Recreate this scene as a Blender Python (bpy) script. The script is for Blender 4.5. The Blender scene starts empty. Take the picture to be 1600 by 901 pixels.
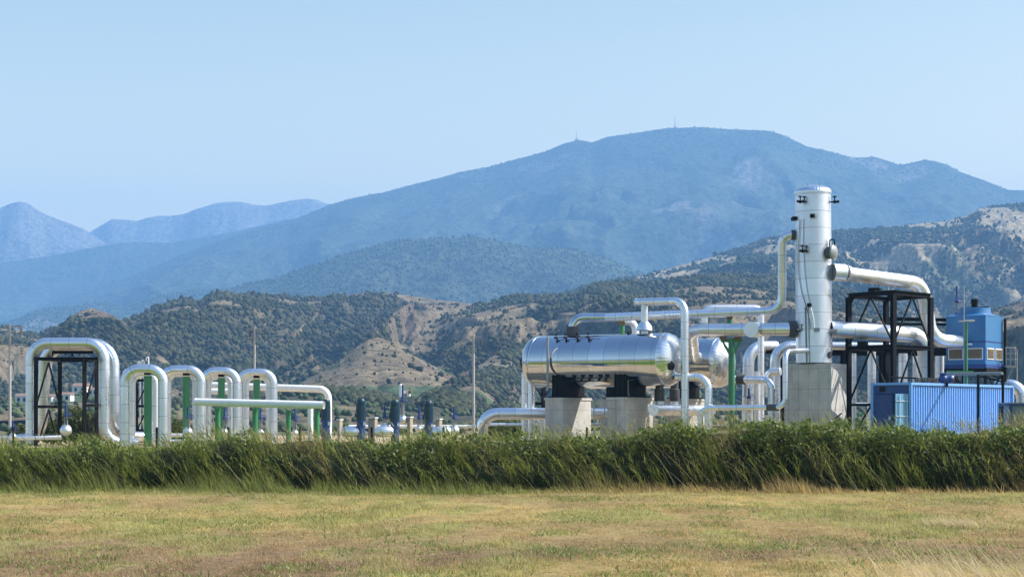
import bpy, math, random
import numpy as np
from mathutils import Vector, Matrix

# ------------------------------------------------------------------ camera, light, exposure
SC = bpy.context.scene
COL = SC.collection
F = 2900.0; HOR = 655.0; CAMZ = 2.4
cam = bpy.data.cameras.new('camera'); cam.sensor_width = 36; cam.lens = 36*F/1600
cam.shift_y = (HOR-450.5)/1600; cam.clip_start = .5; cam.clip_end = 60000
co = bpy.data.objects.new('camera', cam); COL.objects.link(co)
co.location = (0, 0, CAMZ); co.rotation_euler = (math.radians(90), 0, 0)
SC.camera = co
SUN_EL = 44; SUN_AZ = 86          # azimuth from +Y (into the picture) towards +X (right)
w = bpy.data.worlds.new('World'); SC.world = w; w.use_nodes = True
nt = w.node_tree; bg = nt.nodes['Background']
sky = nt.nodes.new('ShaderNodeTexSky'); sky.sky_type = 'NISHITA'; sky.sun_disc = False
sky.sun_elevation = math.radians(SUN_EL); sky.sun_rotation = math.radians(SUN_AZ)
sky.air_density = 1.0; sky.dust_density = 2.2; sky.ozone_density = 1.0
_wb = nt.nodes.new('ShaderNodeMix'); _wb.data_type = 'RGBA'; _wb.blend_type = 'MULTIPLY'; _wb.inputs[0].default_value = 1
# hazier, whiter air near the horizon and deeper blue overhead
_tc = nt.nodes.new('ShaderNodeTexCoord'); _sx = nt.nodes.new('ShaderNodeSeparateXYZ'); nt.links.new(_tc.outputs['Generated'], _sx.inputs[0])
_cr = nt.nodes.new('ShaderNodeValToRGB'); nt.links.new(_sx.outputs[2], _cr.inputs[0])
_cr.color_ramp.elements[0].position = 0.0; _cr.color_ramp.elements[0].color = (1.12, 1.12, 1.08, 1)
_cr.color_ramp.elements[1].position = .75; _cr.color_ramp.elements[1].color = (.72, .84, .96, 1)
_el = _cr.color_ramp.elements.new(.25); _el.color = (1.02, .92, .66, 1)
_el = _cr.color_ramp.elements.new(.13); _el.color = (1.72, 1.27, .70, 1)
_el = _cr.color_ramp.elements.new(.075); _el.color = (1.6, 1.27, .82, 1)
nt.links.new(_cr.outputs[0], _wb.inputs[7])
nt.links.new(sky.outputs[0], _wb.inputs[6]); nt.links.new(_wb.outputs[2], bg.inputs[0]); bg.inputs[1].default_value = 0.15
sl = bpy.data.lights.new('sun', 'SUN'); sl.energy = 4.5; sl.angle = math.radians(.55); sl.color = (1, .965, .92)
so = bpy.data.objects.new('sun', sl); COL.objects.link(so)
_e, _a = math.radians(SUN_EL), math.radians(SUN_AZ)
so.rotation_euler = Vector((math.sin(_a)*math.cos(_e), math.cos(_a)*math.cos(_e), math.sin(_e))).to_track_quat('Z', 'Y').to_euler()
SC.view_settings.view_transform = 'Standard'; SC.view_settings.look = 'None'
SC.view_settings.exposure = 0.85; SC.view_settings.gamma = 1.0; SC.view_settings.use_curve_mapping = False
SC.render.engine = 'CYCLES'
SC.cycles.volume_bounces = 1; SC.cycles.max_bounces = 6; SC.cycles.sample_clamp_indirect = 4.0
random.seed(4); RNG = np.random.default_rng(7)

# ------------------------------------------------------------------ helpers
def P(px, py, Y):
    return Vector(((px-800)*Y/F, Y, CAMZ+(HOR-py)*Y/F))

def tag(o, label=None, cat=None, group=None, kind=None):
    if label: o['label'] = label
    if cat: o['category'] = cat
    if group: o['group'] = group
    if kind: o['kind'] = kind
    return o

def thing(name, label, cat, loc, group=None):
    o = bpy.data.objects.new(name, None); COL.objects.link(o); o.location = loc
    o.empty_display_size = .3
    return tag(o, label, cat, group)

class MB:
    def __init__(s): s.v = []; s.f = []; s.a = []
    def add(s, verts, faces, along=None):
        b = len(s.v); s.v += [tuple(q) for q in verts]; s.f += [tuple(i+b for i in f) for f in faces]
        s.a += list(along) if along is not None else [0.37]*len(verts)
        return s
    def hexa(s, c):   # 8 corners, bottom ring then top ring
        return s.add(c, [(3,2,1,0),(4,5,6,7),(0,1,5,4),(1,2,6,5),(2,3,7,6),(3,0,4,7)])
    def box(s, c, hx, hy, hz, rz=0.0):
        c = Vector(c); ca, sa = math.cos(rz), math.sin(rz)
        q = []
        for z in (-hz, hz):
            for x, y in ((-hx,-hy),(hx,-hy),(hx,hy),(-hx,hy)):
                q.append((c.x+x*ca-y*sa, c.y+x*sa+y*ca, c.z+z))
        return s.hexa(q)
    def bar(s, a, b, w, h=None, up=Vector((0,0,1))):
        h = h or w; a = Vector(a); b = Vector(b); d = (b-a).normalized()
        if abs(d.dot(up)) > .98: up = Vector((.5,.86,0))
        x = d.cross(up).normalized()*w/2; y = x.normalized().cross(d)*h/2
        q = [p+i*x+j*y for p in (a, b) for i, j in ((-1,-1),(1,-1),(1,1),(-1,1))]
        return s.hexa(q)
    def beam(s, a, b, w, t=.05, up=Vector((0,0,1))):   # I section
        a = Vector(a); b = Vector(b); d = (b-a).normalized()
        if abs(d.dot(up)) > .98: up = Vector((.5,-.86,0))
        x = d.cross(up).normalized(); y = x.cross(d)
        s.bar(a+y*(w/2-t/2), b+y*(w/2-t/2), w, t, y); s.bar(a-y*(w/2-t/2), b-y*(w/2-t/2), w, t, y)
        return s.bar(a, b, t, w-2*t, y)
    def lathe(s, o, d, prof, n=24, lump=None, u0=None):     # prof: (t, r)
        o = Vector(o); d = Vector(d).normalized()
        u = Vector((0,0,1)) if abs(d.z) < .9 else Vector((1,0,0))
        x = d.cross(u).normalized(); y = x.cross(d)
        vs = []; al = []; acc = 0; last = None
        for t, r in prof:
            if last: acc += math.hypot(t-last[0], r-last[1])
            last = (t, r)
            for k in range(n):
                a = 2*math.pi*k/n; rr = r*(lump(t, a) if lump else 1)
                vs.append(o+d*t+(x*math.cos(a)+y*math.sin(a))*rr); al.append(acc)
        fs = []
        for i in range(len(prof)-1):
            for k in range(n):
                k2 = (k+1) % n; fs.append((i*n+k2, i*n+k, (i+1)*n+k, (i+1)*n+k2))
        if prof[0][1] > 1e-5: fs.append(tuple(range(n)))
        if prof[-1][1] > 1e-5: fs.append(tuple(reversed(range((len(prof)-1)*n, len(prof)*n))))
        return s.add(vs, fs, al)
    def cyl(s, a, b, r, r2=None, n=20):
        a = Vector(a); b = Vector(b)
        return s.lathe(a, b-a, [(0, r), ((b-a).length, r if r2 is None else r2)], n)
    def tube(s, pts, r, n=20, caps=True, a0=0.0):
        pts = [Vector(p) for p in pts]; N = len(pts); vs = []; al = []; acc = a0
        t0 = (pts[1]-pts[0]).normalized()
        u = Vector((0,0,1)) if abs(t0.z) < .9 else Vector((1,0,0))
        x = t0.cross(u).normalized()
        for i, p in enumerate(pts):
            t = (pts[min(i+1, N-1)]-pts[max(i-1, 0)]).normalized()
            x = (x-t*x.dot(t)).normalized(); y = x.cross(t)
            if i: acc += (p-pts[i-1]).length
            rr = r[i] if isinstance(r, (list, tuple)) else r
            for k in range(n):
                a = 2*math.pi*k/n; vs.append(p+(x*math.cos(a)+y*math.sin(a))*rr); al.append(acc)
        fs = [(i*n+(k+1) % n, i*n+k, (i+1)*n+k, (i+1)*n+(k+1) % n) for i in range(N-1) for k in range(n)]
        if caps: fs += [tuple(range(n)), tuple(reversed(range((N-1)*n, N*n)))]
        return s.add(vs, fs, al)
    def ball(s, c, r, n=16, sz=1.0):
        m = 8
        return s.lathe(Vector(c)-Vector((0,0,r*sz)), (0,0,1), [(r*sz*(1-math.cos(math.pi*i/m)), max(r*math.sin(math.pi*i/m), 1e-6)) for i in range(m+1)], n)
    def build(s, name, m, parent=None, smooth=True, ang=35, group=None):
        me = bpy.data.meshes.new(name)
        off = parent_loc(parent)
        me.from_pydata([(a-off[0], b-off[1], c-off[2]) for a, b, c in s.v], [], s.f)
        at = me.attributes.new('along', 'FLOAT', 'POINT'); at.data.foreach_set('value', s.a)
        me.materials.append(m)
        if smooth:
            me.polygons.foreach_set('use_smooth', [True]*len(me.polygons))
            try: me.set_sharp_from_angle(angle=math.radians(ang))
            except Exception: pass
        me.update()
        o = bpy.data.objects.new(name, me); COL.objects.link(o)
        if parent: o.parent = parent
        return o
def parent_loc(p):
    v = Vector((0,0,0))
    while p: v += p.location; p = p.parent
    return v

def fillet(pts, R, seg=9):
    pts = [Vector(p) for p in pts]; out = [pts[0]]
    for i in range(1, len(pts)-1):
        a, b, c = pts[i-1], pts[i], pts[i+1]
        d1 = (a-b).normalized(); d2 = (c-b).normalized()
        th = math.acos(max(-1, min(1, d1.dot(d2))))
        if th > 3.1: out.append(b); continue
        rr = R[i-1] if isinstance(R, (list, tuple)) else R
        t = min(rr/math.tan(th/2), (a-b).length*.499, (c-b).length*.499)
        r = t*math.tan(th/2); ctr = b+(d1+d2).normalized()*(r/math.sin(th/2))
        p1 = b+d1*t; p2 = b+d2*t; v1 = p1-ctr; v2 = p2-ctr; om = math.acos(max(-1, min(1, v1.dot(v2)/(v1.length*v2.length))))
        for k in range(seg+1):
            f = k/seg; out.append(ctr+(v1*math.sin((1-f)*om)+v2*math.sin(f*om))/math.sin(om))
    out.append(pts[-1])
    res = [out[0]]
    for p in out[1:]:
        if (p-res[-1]).length > 1e-4:
            L = (p-res[-1]).length
            if L > 2.5:
                a = res[-1]; k = int(L/1.5)
                for j in range(1, k): res.append(a+(p-a)*j/k)
            res.append(p)
    return res

# ------------------------------------------------------------------ noise
def _h(ix, iy, s):
    n = (ix.astype(np.int64)*374761393+iy.astype(np.int64)*668265263+s*1442695041) & 0xffffffff
    n = ((n ^ (n >> 13))*1274126177) & 0xffffffff
    return ((n ^ (n >> 16)) & 0xffff)/65535.0
def vn(x, y, s=0):
    x = np.asarray(x, float); y = np.asarray(y, float)
    ix = np.floor(x); iy = np.floor(y); fx = x-ix; fy = y-iy
    fx = fx*fx*(3-2*fx); fy = fy*fy*(3-2*fy)
    a = _h(ix, iy, s); b = _h(ix+1, iy, s); c = _h(ix, iy+1, s); d = _h(ix+1, iy+1, s)
    return (a*(1-fx)+b*fx)*(1-fy)+(c*(1-fx)+d*fx)*fy
def fbm(x, y, s=0, o=4, g=.5):
    t = 0; a = 1; n = 0
    for i in range(o): t = t+a*vn(x*2**i+i*17.3, y*2**i-i*9.1, s+i); n += a; a *= g
    return t/n
def ridged(x, y, s=0, o=4):
    t = 0; a = 1; n = 0
    for i in range(o):
        v = 1-np.abs(2*vn(x*2**i+i*5.7, y*2**i+i*3.3, s+i)-1); t = t+a*v*v; n += a; a *= .5
    return t/n
def sstep(a, b, x):
    t = np.clip((x-a)/(b-a), 0, 1); return t*t*(3-2*t)

# ------------------------------------------------------------------ materials
class NT:
    def __init__(s, name):
        s.m = bpy.data.materials.new(name); s.m.use_nodes = True; s.t = s.m.node_tree
        s.b = s.t.nodes['Principled BSDF']; s.out = s.t.nodes['Material Output']
    def n(s, typ, **k):
        o = s.t.nodes.new(typ)
        for a, v in k.items():
            if a.startswith('i_'):
                key = a[2:]
                o.inputs[int(key) if key.isdigit() else key].default_value = v
            else: setattr(o, a, v)
        return o
    def l(s, a, b): s.t.links.new(a, b)
    def coord(s, kind='Object'): return s.n('ShaderNodeTexCoord').outputs[kind]
    def noise(s, scale, detail=3, vec=None, rough=.5):
        o = s.n('ShaderNodeTexNoise'); o.inputs['Scale'].default_value = scale; o.inputs['Detail'].default_value = detail
        o.inputs['Roughness'].default_value = rough
        s.l(vec if vec is not None else s.coord(), o.inputs['Vector']); return o.outputs['Fac']
    def ramp(s, fac, stops, interp='LINEAR'):
        r = s.n('ShaderNodeValToRGB'); r.color_ramp.interpolation = interp
        e = r.color_ramp.elements
        while len(e) < len(stops): e.new(.5)
        for q, (p, c) in zip(e, stops):
            q.position = p; q.color = (c[0], c[1], c[2], 1) if hasattr(c, '__len__') else (c, c, c, 1)
        s.l(fac, r.inputs[0]); return r.outputs[0]
    def math(s, op, a, b=None, c=None):
        o = s.n('ShaderNodeMath', operation=op)
        for i, v in enumerate((a, b, c)):
            if v is None: continue
            if hasattr(v, 'links'): s.l(v, o.inputs[i])
            else: o.inputs[i].default_value = v
        return o.outputs[0]
    def mix(s, f, a, b, blend='MIX'):
        o = s.n('ShaderNodeMix', data_type='RGBA', blend_type=blend)
        for sock, v in ((o.inputs[0], f), (o.inputs[6], a), (o.inputs[7], b)):
            if hasattr(v, 'links'): s.l(v, sock)
            elif hasattr(v, '__len__'): sock.default_value = (*v[:3], 1)
            else: sock.default_value = v
        return o.outputs[2]
    def bump(s, h, strength=.3, dist=.02):
        b = s.n('ShaderNodeBump'); b.inputs['Strength'].default_value = strength; b.inputs['Distance'].default_value = dist
        s.l(h, b.inputs['Height']); s.l(b.outputs[0], s.b.inputs['Normal']); return b
    def set(s, **k):
        for a, v in k.items():
            a = {'base': 'Base Color', 'rough': 'Roughness', 'metal': 'Metallic', 'spec': 'Specular IOR Level'}.get(a, a)
            if hasattr(v, 'links'): s.l(v, s.b.inputs[a])
            else: s.b.inputs[a].default_value = (*v, 1) if hasattr(v, '__len__') else v
        return s.m
def attr(t, name, out='Fac'):
    return t.n('ShaderNodeAttribute', attribute_name=name).outputs[out]

def clad(name, base=(.80,.83,.87), rough=.3, pitch=1.0, seam=.022, bumps=.25, metal=1.0, rv=.1):
    t = NT(name); al = attr(t, 'along')
    u = t.math('DIVIDE', al, pitch); fr = t.math('FRACT', u); fl = t.math('FLOOR', u)
    line = t.math('LESS_THAN', fr, seam/pitch)
    wn = t.n('ShaderNodeTexWhiteNoise', noise_dimensions='1D'); t.l(fl, wn.inputs['W'])
    pv = wn.outputs['Value']
    st = t.noise(1.3, 4); fine = t.noise(9, 3)
    c = t.mix(t.math('MULTIPLY', pv, .45), base, tuple(q*.72 for q in base))
    c = t.mix(t.math('MULTIPLY', t.ramp(st, [(.5, 0), (.75, 1)]), .2), c, (.55, .52, .47))
    c = t.mix(t.math('MULTIPLY', line, .85), c, (.22, .22, .23))
    r = t.math('ADD', t.math('MULTIPLY', pv, rv), t.math('ADD', t.math('MULTIPLY', fine, rv), rough-rv))
    h = t.math('ADD', t.math('MULTIPLY', st, .6), t.math('MULTIPLY', line, -.35))
    t.bump(t.math('ADD', h, t.math('MULTIPLY', fine, .18)), bumps, .03)
    return t.set(base=c, rough=r, metal=metal)

def paint(name, col, rough=.45, dirt=.25, metal=0.0, dirtcol=(.16,.13,.10), scale=1.6):
    t = NT(name); n1 = t.noise(scale, 5, rough=.65); n2 = t.noise(scale*7, 3)
    c = t.mix(t.math('MULTIPLY', t.ramp(n1, [(.42, 0), (.72, 1)]), dirt), col, dirtcol)
    mp = t.n('ShaderNodeMapping'); mp.inputs['Scale'].default_value = (4, 4, .35); t.l(t.coord(), mp.inputs[0])
    c = t.mix(t.math('MULTIPLY', t.ramp(t.noise(1.5, 5, mp.outputs[0]), [(.56, 0), (.72, 1)]), min(dirt*1.6, .5)), c, dirtcol)
    c = t.mix(t.math('MULTIPLY', n2, .25), c, tuple(q*.8 for q in col))
    t.bump(n2, .12, .01)
    return t.set(base=c, rough=rough, metal=metal)

def concrete(name, col=(.40,.39,.36)):
    t = NT(name); o = t.coord()
    sep = t.n('ShaderNodeSeparateXYZ'); t.l(o, sep.inputs[0])
    n1 = t.noise(1.2, 6, rough=.65); n2 = t.noise(14, 4)
    rot = t.n('ShaderNodeMapping'); rot.inputs['Rotation'].default_value = (0,0,math.radians(31)); t.l(o, rot.inputs[0])
    sr = t.n('ShaderNodeSeparateXYZ'); t.l(rot.outputs[0], sr.inputs[0])
    lx = t.math('LESS_THAN', t.math('FRACT', t.math('ADD', t.math('DIVIDE', sr.outputs[0], .62), .13)), .035)
    lz = t.math('LESS_THAN', t.math('FRACT', t.math('ADD', t.math('DIVIDE', sep.outputs[2], 1.22), .31)), .018)
    ln = t.math('MAXIMUM', lx, lz)
    st = t.n('ShaderNodeMapping'); st.inputs['Scale'].default_value = (5,5,.5); t.l(o, st.inputs[0])
    streak = t.noise(1.0, 4, st.outputs[0])
    c = t.mix(t.ramp(n1, [(.35, 0), (.7, 1)]), col, tuple(q*.72 for q in col))
    c = t.mix(t.math('MULTIPLY', t.ramp(streak, [(.52, 0), (.75, 1)]), .35), c, (.20,.185,.165))
    c = t.mix(t.math('MULTIPLY', ln, .75), c, (.17,.165,.155))
    t.bump(t.math('ADD', n2, t.math('MULTIPLY', ln, -1.0)), .35, .01)
    return t.set(base=c, rough=.88)

M = {}
M['clad'] = clad('aluminium_cladding', rough=.33, bumps=.28, rv=.12)
M['clad_bright'] = clad('polished_vessel_cladding', base=(.58,.61,.64), rough=.085, pitch=1.05, seam=.02, bumps=.10, rv=.05)
M['clad_dome'] = clad('vessel_dome_cladding', base=(.80,.82,.84), rough=.26, pitch=50, bumps=.25, rv=.05)
M['clad_col'] = clad('column_cladding', base=(.80,.85,.92), rough=.42, pitch=1.0, seam=.025, bumps=.12)
M['clad_white'] = clad('pale_cladding', base=(.84,.86,.88), rough=.45, pitch=1.4, bumps=.1)
M['white'] = paint('white_pipe_paint', (.82,.81,.78), .4, .10)
M['green'] = paint('green_paint', (.038,.22,.085), .38, .15)
M['black'] = paint('black_steel', (.008,.008,.009), .75, .25, dirtcol=(.03,.02,.016))
M['dark'] = paint('dark_insulation', (.055,.058,.062), .8, .3)
M['grey'] = paint('grey_steel', (.28,.29,.30), .5, .3, metal=.3)
M['concrete'] = concrete('concrete', (.52,.50,.45))
M['blue'] = paint('blue_container_paint', (.17,.38,.78), .42, .12)
M['blue2'] = paint('deep_and_shaded_blue', (.008,.045,.20), .45, .15)  # real blue on valves and motors, painted shade on the container end
M['teal'] = paint('teal_motor_paint', (.004,.035,.07), .28, .15)
M['blue_cool'] = paint('cooling_unit_blue', (.028,.16,.36), .45, .12)
M['blue_cool_light'] = paint('cooling_unit_light_blue', (.16,.38,.60), .5, .2)
M['louvre'] = paint('louvre_mesh', (.24,.18,.11), .8, .3)
M['frame_white'] = paint('white_trim', (.75,.76,.76), .5, .1)
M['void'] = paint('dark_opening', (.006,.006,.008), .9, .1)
M['pole_c'] = paint('pole_concrete', (.36,.36,.35), .8, .3)
M['wood'] = paint('weathered_wood', (.20,.12,.06), .8, .4)
M['rust'] = paint('rusty_pad', (.22,.12,.06), .8, .4)
M['letter'] = paint('pale_lettering', (.62,.68,.72), .6, .1)
M['wall'] = paint('white_render', (.75,.72,.66), .8, .1)
M['tile'] = paint('roof_tile', (.26,.17,.12), .8, .2)
M['sand'] = paint('sandy_paint', (.36,.30,.22), .8, .35)
M['tinted_panel'] = paint('grey_panel', (.16,.19,.21), .35, .15)

def vcol(name, rough=.85, nscale=1.5, namt=.35, trans=0.0, spec=.3, bump=0, bdist=.1, sc2=None):
    t = NT(name); c = attr(t, 'col', 'Color')
    if namt:
        n = t.noise(nscale, 6, rough=.62)
        c = t.mix(1.0, c, t.ramp(n, [(.25, 1-namt), (.75, 1+namt)]), 'MULTIPLY')
        if bump: t.bump(n, bump, bdist)
    t.set(base=c, rough=rough, spec=spec)
    if trans:
        tr = t.n('ShaderNodeBsdfTranslucent'); t.l(c, tr.inputs[0])
        mx = t.n('ShaderNodeMixShader'); mx.inputs[0].default_value = trans
        t.l(t.b.outputs[0], mx.inputs[1]); t.l(tr.outputs[0], mx.inputs[2]); t.l(mx.outputs[0], t.out.inputs[0])
    return t.m
M['black'].node_tree.nodes['Principled BSDF'].inputs['Specular IOR Level'].default_value = .15
M['terrain'] = vcol('hill_terrain', .95, .16, .75, bump=1.0, bdist=3, spec=.1)
M['far_terrain'] = vcol('far_terrain', .95, .05, .9, bump=1.0, bdist=12, spec=.05)
M['field'] = vcol('dry_field', .95, 4, .5, bump=.6, bdist=.03, spec=.1)
M['blade'] = vcol('grass_blade', .6, 0, 0, trans=.5, spec=.25)
M['leaf'] = vcol('leaf', .5, 0, 0, trans=.45, spec=.35)
M['scrub'] = vcol('scrub_leaf', .9, 0, 0, spec=.15)
M['bark'] = paint('bark', (.10,.075,.05), .9, .3)

def np_mesh(name, V, Fq, m, col=None, smooth=False):
    me = bpy.data.meshes.new(name); V = np.asarray(V, np.float32); Fq = np.asarray(Fq, np.int32); k = Fq.shape[1]
    me.vertices.add(len(V)); me.vertices.foreach_set('co', V.ravel())
    me.loops.add(Fq.size); me.loops.foreach_set('vertex_index', Fq.ravel())
    me.polygons.add(len(Fq)); me.polygons.foreach_set('loop_start', np.arange(0, Fq.size, k, dtype=np.int32))
    try: me.polygons.foreach_set('loop_total', np.full(len(Fq), k, np.int32))
    except Exception: pass
    if smooth: me.polygons.foreach_set('use_smooth', np.ones(len(Fq), bool))
    me.update(calc_edges=True)
    if col is not None:
        a = me.attributes.new('col', 'FLOAT_COLOR', 'POINT')
        a.data.foreach_set('color', np.concatenate([np.clip(col, 0, 1), np.ones((len(V), 1))], 1).astype(np.float32).ravel())
    me.materials.append(m)
    o = bpy.data.objects.new(name, me); COL.objects.link(o); return o

# ------------------------------------------------------------------ terrain: hills defined by crest lines
YARD_Z = .9
def pl(pts):
    a = np.array(pts, float); return a[:, 0], a[:, 1]
# (crest px->py, crest px->distance, front width, back width, cover bias, profile power, type)
NEAR = [
 dict(c=[(-900,540),(-300,505),(0,512),(30,515),(60,522),(85,512),(160,505),(212,494),(230,484),(260,474),(290,466),(310,471),(330,457),(345,454),(360,457),(400,460),(440,464),(470,468),(500,466),(540,461),(580,456),(600,457),(650,462),(700,470),(740,473),(770,471),(790,466),(830,463),(870,465),(900,463),(915,452),(940,443),(970,440),(1010,443),(1060,437),(1100,432),(1150,432),(1200,432),(1240,436),(1300,446),(1400,482),(1460,507),(1510,500),(1560,482),(1600,470),(1700,440),(2500,460)],
      y=[(-900,1700),(300,1650),(600,1850),(900,1600),(1200,1700),(1500,1450),(1650,1350),(2500,1400)], wf=800, wb=700, bias=.10, nz=1.7),
 dict(c=[(-60,640),(0,600),(60,545),(90,512),(104,498),(122,488),(142,481),(160,485),(175,489),(192,502),(215,525),(240,548),(262,565),(290,592),(330,640)], y=[(-60,1050),(60,1250),(142,1330),(200,1250),(262,1120),(330,1000)], wf=420, wb=300, bias=.0, nz=1.0),
 dict(c=[(400,655),(440,615),(472,598),(490,588),(515,573),(540,557),(560,541),(575,531),(590,528),(606,533),(625,541),(650,557),(672,569),(690,578),(720,592),(760,620),(800,655)], y=[(400,900),(590,1060),(800,930)], wf=300, wb=350, bias=-.30, nz=.12),
 dict(c=[(560,545),(575,528),(600,500),(625,478),(650,465)], y=[(560,1080),(600,1250),(650,1650)], wf=160, wb=160, bias=.12, nz=.6),
 dict(c=[(640,655),(655,626),(672,608),(700,592),(726,582),(745,572),(775,552),(800,531),(830,512),(870,490),(905,470)], y=[(640,840),(672,900),(745,1000),(800,1130),(870,1380),(905,1560)], wf=330, wb=260, bias=-.02, nz=.5),
 dict(c=[(860,655),(900,610),(960,560),(1010,520),(1060,490),(1110,478),(1180,480),(1230,500),(1290,540),(1360,600),(1420,655)], y=[(860,900),(1010,1150),(1110,1280),(1420,1000)], wf=420, wb=250, bias=.05, nz=1.2),
 dict(c=[(250,655),(310,612),(360,575),(420,540),(450,520),(480,500),(500,480)], y=[(250,900),(360,1100),(450,1300),(500,1600)], wf=200, wb=220, bias=.12, nz=1.0),
 dict(c=[(1380,655),(1450,600),(1500,560),(1560,535),(1600,520),(1700,500),(2300,520)], y=[(1380,850),(1500,1000),(1700,1100)], wf=350, wb=400, bias=-.22, nz=.4),
 dict(c=[(-900,640),(0,628),(70,618),(150,610),(230,622),(330,628),(430,615),(480,606),(540,612),(600,622),(700,640),(800,636),(900,630),(1100,636),(1300,640),(2400,640)], y=[(-900,760),(70,700),(480,780),(2400,740)], wf=320, wb=380, bias=-.15, nz=.35),
 # L2: broad cultivated mountain side to the right, farther away
 dict(c=[(560,520),(700,490),(780,474),(850,460),(900,454),(916,447),(960,437),(1016,427),(1050,417),(1093,406),(1120,399),(1143,391),(1170,382),(1200,372),(1250,366),(1300,361),(1360,357),(1420,351),(1480,345),(1510,336),(1530,326),(1560,322),(1570,320),(1600,318),(1700,300),(2500,290)],
      y=[(560,2500),(900,2500),(1200,2900),(1600,3200),(2500,3200)], wf=1500, wb=900, bias=.08, nz=1.4),
]
FARH = [
 dict(c=[(-1200,470),(-400,500),(0,506),(30,498),(60,484),(110,478),(150,473),(200,478),(250,461),(300,453),(330,452),(360,449),(450,440),(600,430),(700,440),(800,470)], y=[(-1200,5000),(800,5200)], wf=1200, wb=1500, t=0),
 dict(c=[(250,500),(320,470),(355,452),(400,439),(450,426),(500,409),(550,393),(600,379),(625,373),(650,372),(700,371),(740,367),(780,376),(830,386),(870,386),(910,391),(950,403),(985,419),(1020,432),(1060,445),(1120,480)], y=[(250,4300),(1120,4300)], wf=900, wb=900, t=0),
 dict(c=[(-1200,540),(-100,520),(20,498),(60,481),(100,464),(150,449),(200,433),(240,416),(280,398),(320,383),(350,374),(400,359),(450,346),(480,334),(520,318),(560,307),(600,300),(640,289),(680,279),(720,268),(770,259),(800,250),(850,237),(880,224),(900,219),(912,219),(925,222),(950,213),(1000,206),(1040,200),(1095,198),(1130,201),(1200,204),(1220,209),(1245,221),(1260,228),(1300,237),(1325,244),(1345,246),(1365,244),(1385,250),(1405,257),(1420,255),(1440,250),(1460,251),(1480,257),(1500,268),(1540,282),(1575,296),(1600,297),(1640,292),(1700,300),(2000,330),(2600,380)], y=[(-1200,7000),(2600,7000)], wf=2400, wb=1000, t=1),
 dict(c=[(-1200,420),(-300,430),(0,409),(60,402),(110,393),(150,384),(190,377),(220,375),(270,378),(300,373),(330,368),(360,362),(450,340),(600,340)], y=[(-1200,7700),(600,7900)], wf=1500, wb=600, t=1),
 dict(c=[(-1200,330),(-600,360),(-300,320),(-100,338),(-30,326),(0,322),(15,315),(30,311),(44,314),(55,322),(70,331),(90,339),(110,346),(128,353),(143,362),(160,374),(200,390),(260,410),(320,430)], y=[(-1200,8600),(320,8600)], wf=1300, wb=500, t=2),
 dict(c=[(40,420),(100,382),(145,358),(158,350),(165,346),(175,340),(195,341),(215,343),(230,338),(245,335),(268,335),(290,332),(305,325),(320,321),(335,316),(350,314),(368,313),(385,315),(400,318),(418,319),(435,315),(455,311),(480,308),(495,310),(505,314),(515,318),(540,318),(700,335),(900,380)], y=[(40,9300),(900,9300)], wf=1300, wb=400, t=2),
]
def _prep(hs):
    for h in hs: h['cx'], h['cy'] = pl(h['c']); h['yx'], h['yy'] = pl(h['y'])
_prep(NEAR); _prep(FARH)

def hill_eval(hs, px, Y, near=True):
    X = (px-800)*Y/F
    z = np.full(np.shape(px), -3.0); best = np.zeros(np.shape(px), int)-1; rel = np.zeros(np.shape(px))
    warp = fbm(X/260, Y/260, 31, 3)-.5
    for i, h in enumerate(hs):
        Yr = np.interp(px, h['yx'], h['yy']); R = (HOR-np.interp(px, h['cx'], h['cy']))*Yr/F+CAMZ
        R = np.where((px < h['cx'][0]) | (px > h['cx'][-1]), -5, R)
        wf = h['wf']*(1+.5*warp); wb = h['wb']
        u = np.where(Y < Yr, (Yr-Y)/wf, (Y-Yr)/wb); u = np.clip(u, 0, 1)
        p = (1-u)*(1+.25*u)
        mid = np.clip(4*p*(1-p), 0, 1)
        if near:
            rg = ridged(X/120+warp*1.2, Y/330+warp, 3+i, 5)
            zz = R*p+h['nz']*mid*((rg-.5)*np.minimum(75, .8*R+3))
        else:
            sc = 700 if h['t'] == 1 else 480
            rg = ridged(X/sc+warp, Y/(sc*2.4)+warp, 13+i, 6)
            zz = R*p+mid*(rg-.5)*np.minimum(R*.30, 150)
        # keep every front slope below its own crest as seen from here
        lim = (R-CAMZ)/Yr*Y*(1-.28*u)+CAMZ; zz = np.minimum(zz, lim)
        k = zz > z; z = np.where(k, zz, z); best = np.where(k, i, best); rel = np.where(k, p, rel)
    return z, best, rel

def grid_faces(nr, nc):
    i = np.arange(nr-1)[:, None]*nc+np.arange(nc-1)[None, :]
    return np.stack([i, i+1, i+nc+1, i+nc], -1).reshape(-1, 4)

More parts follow.
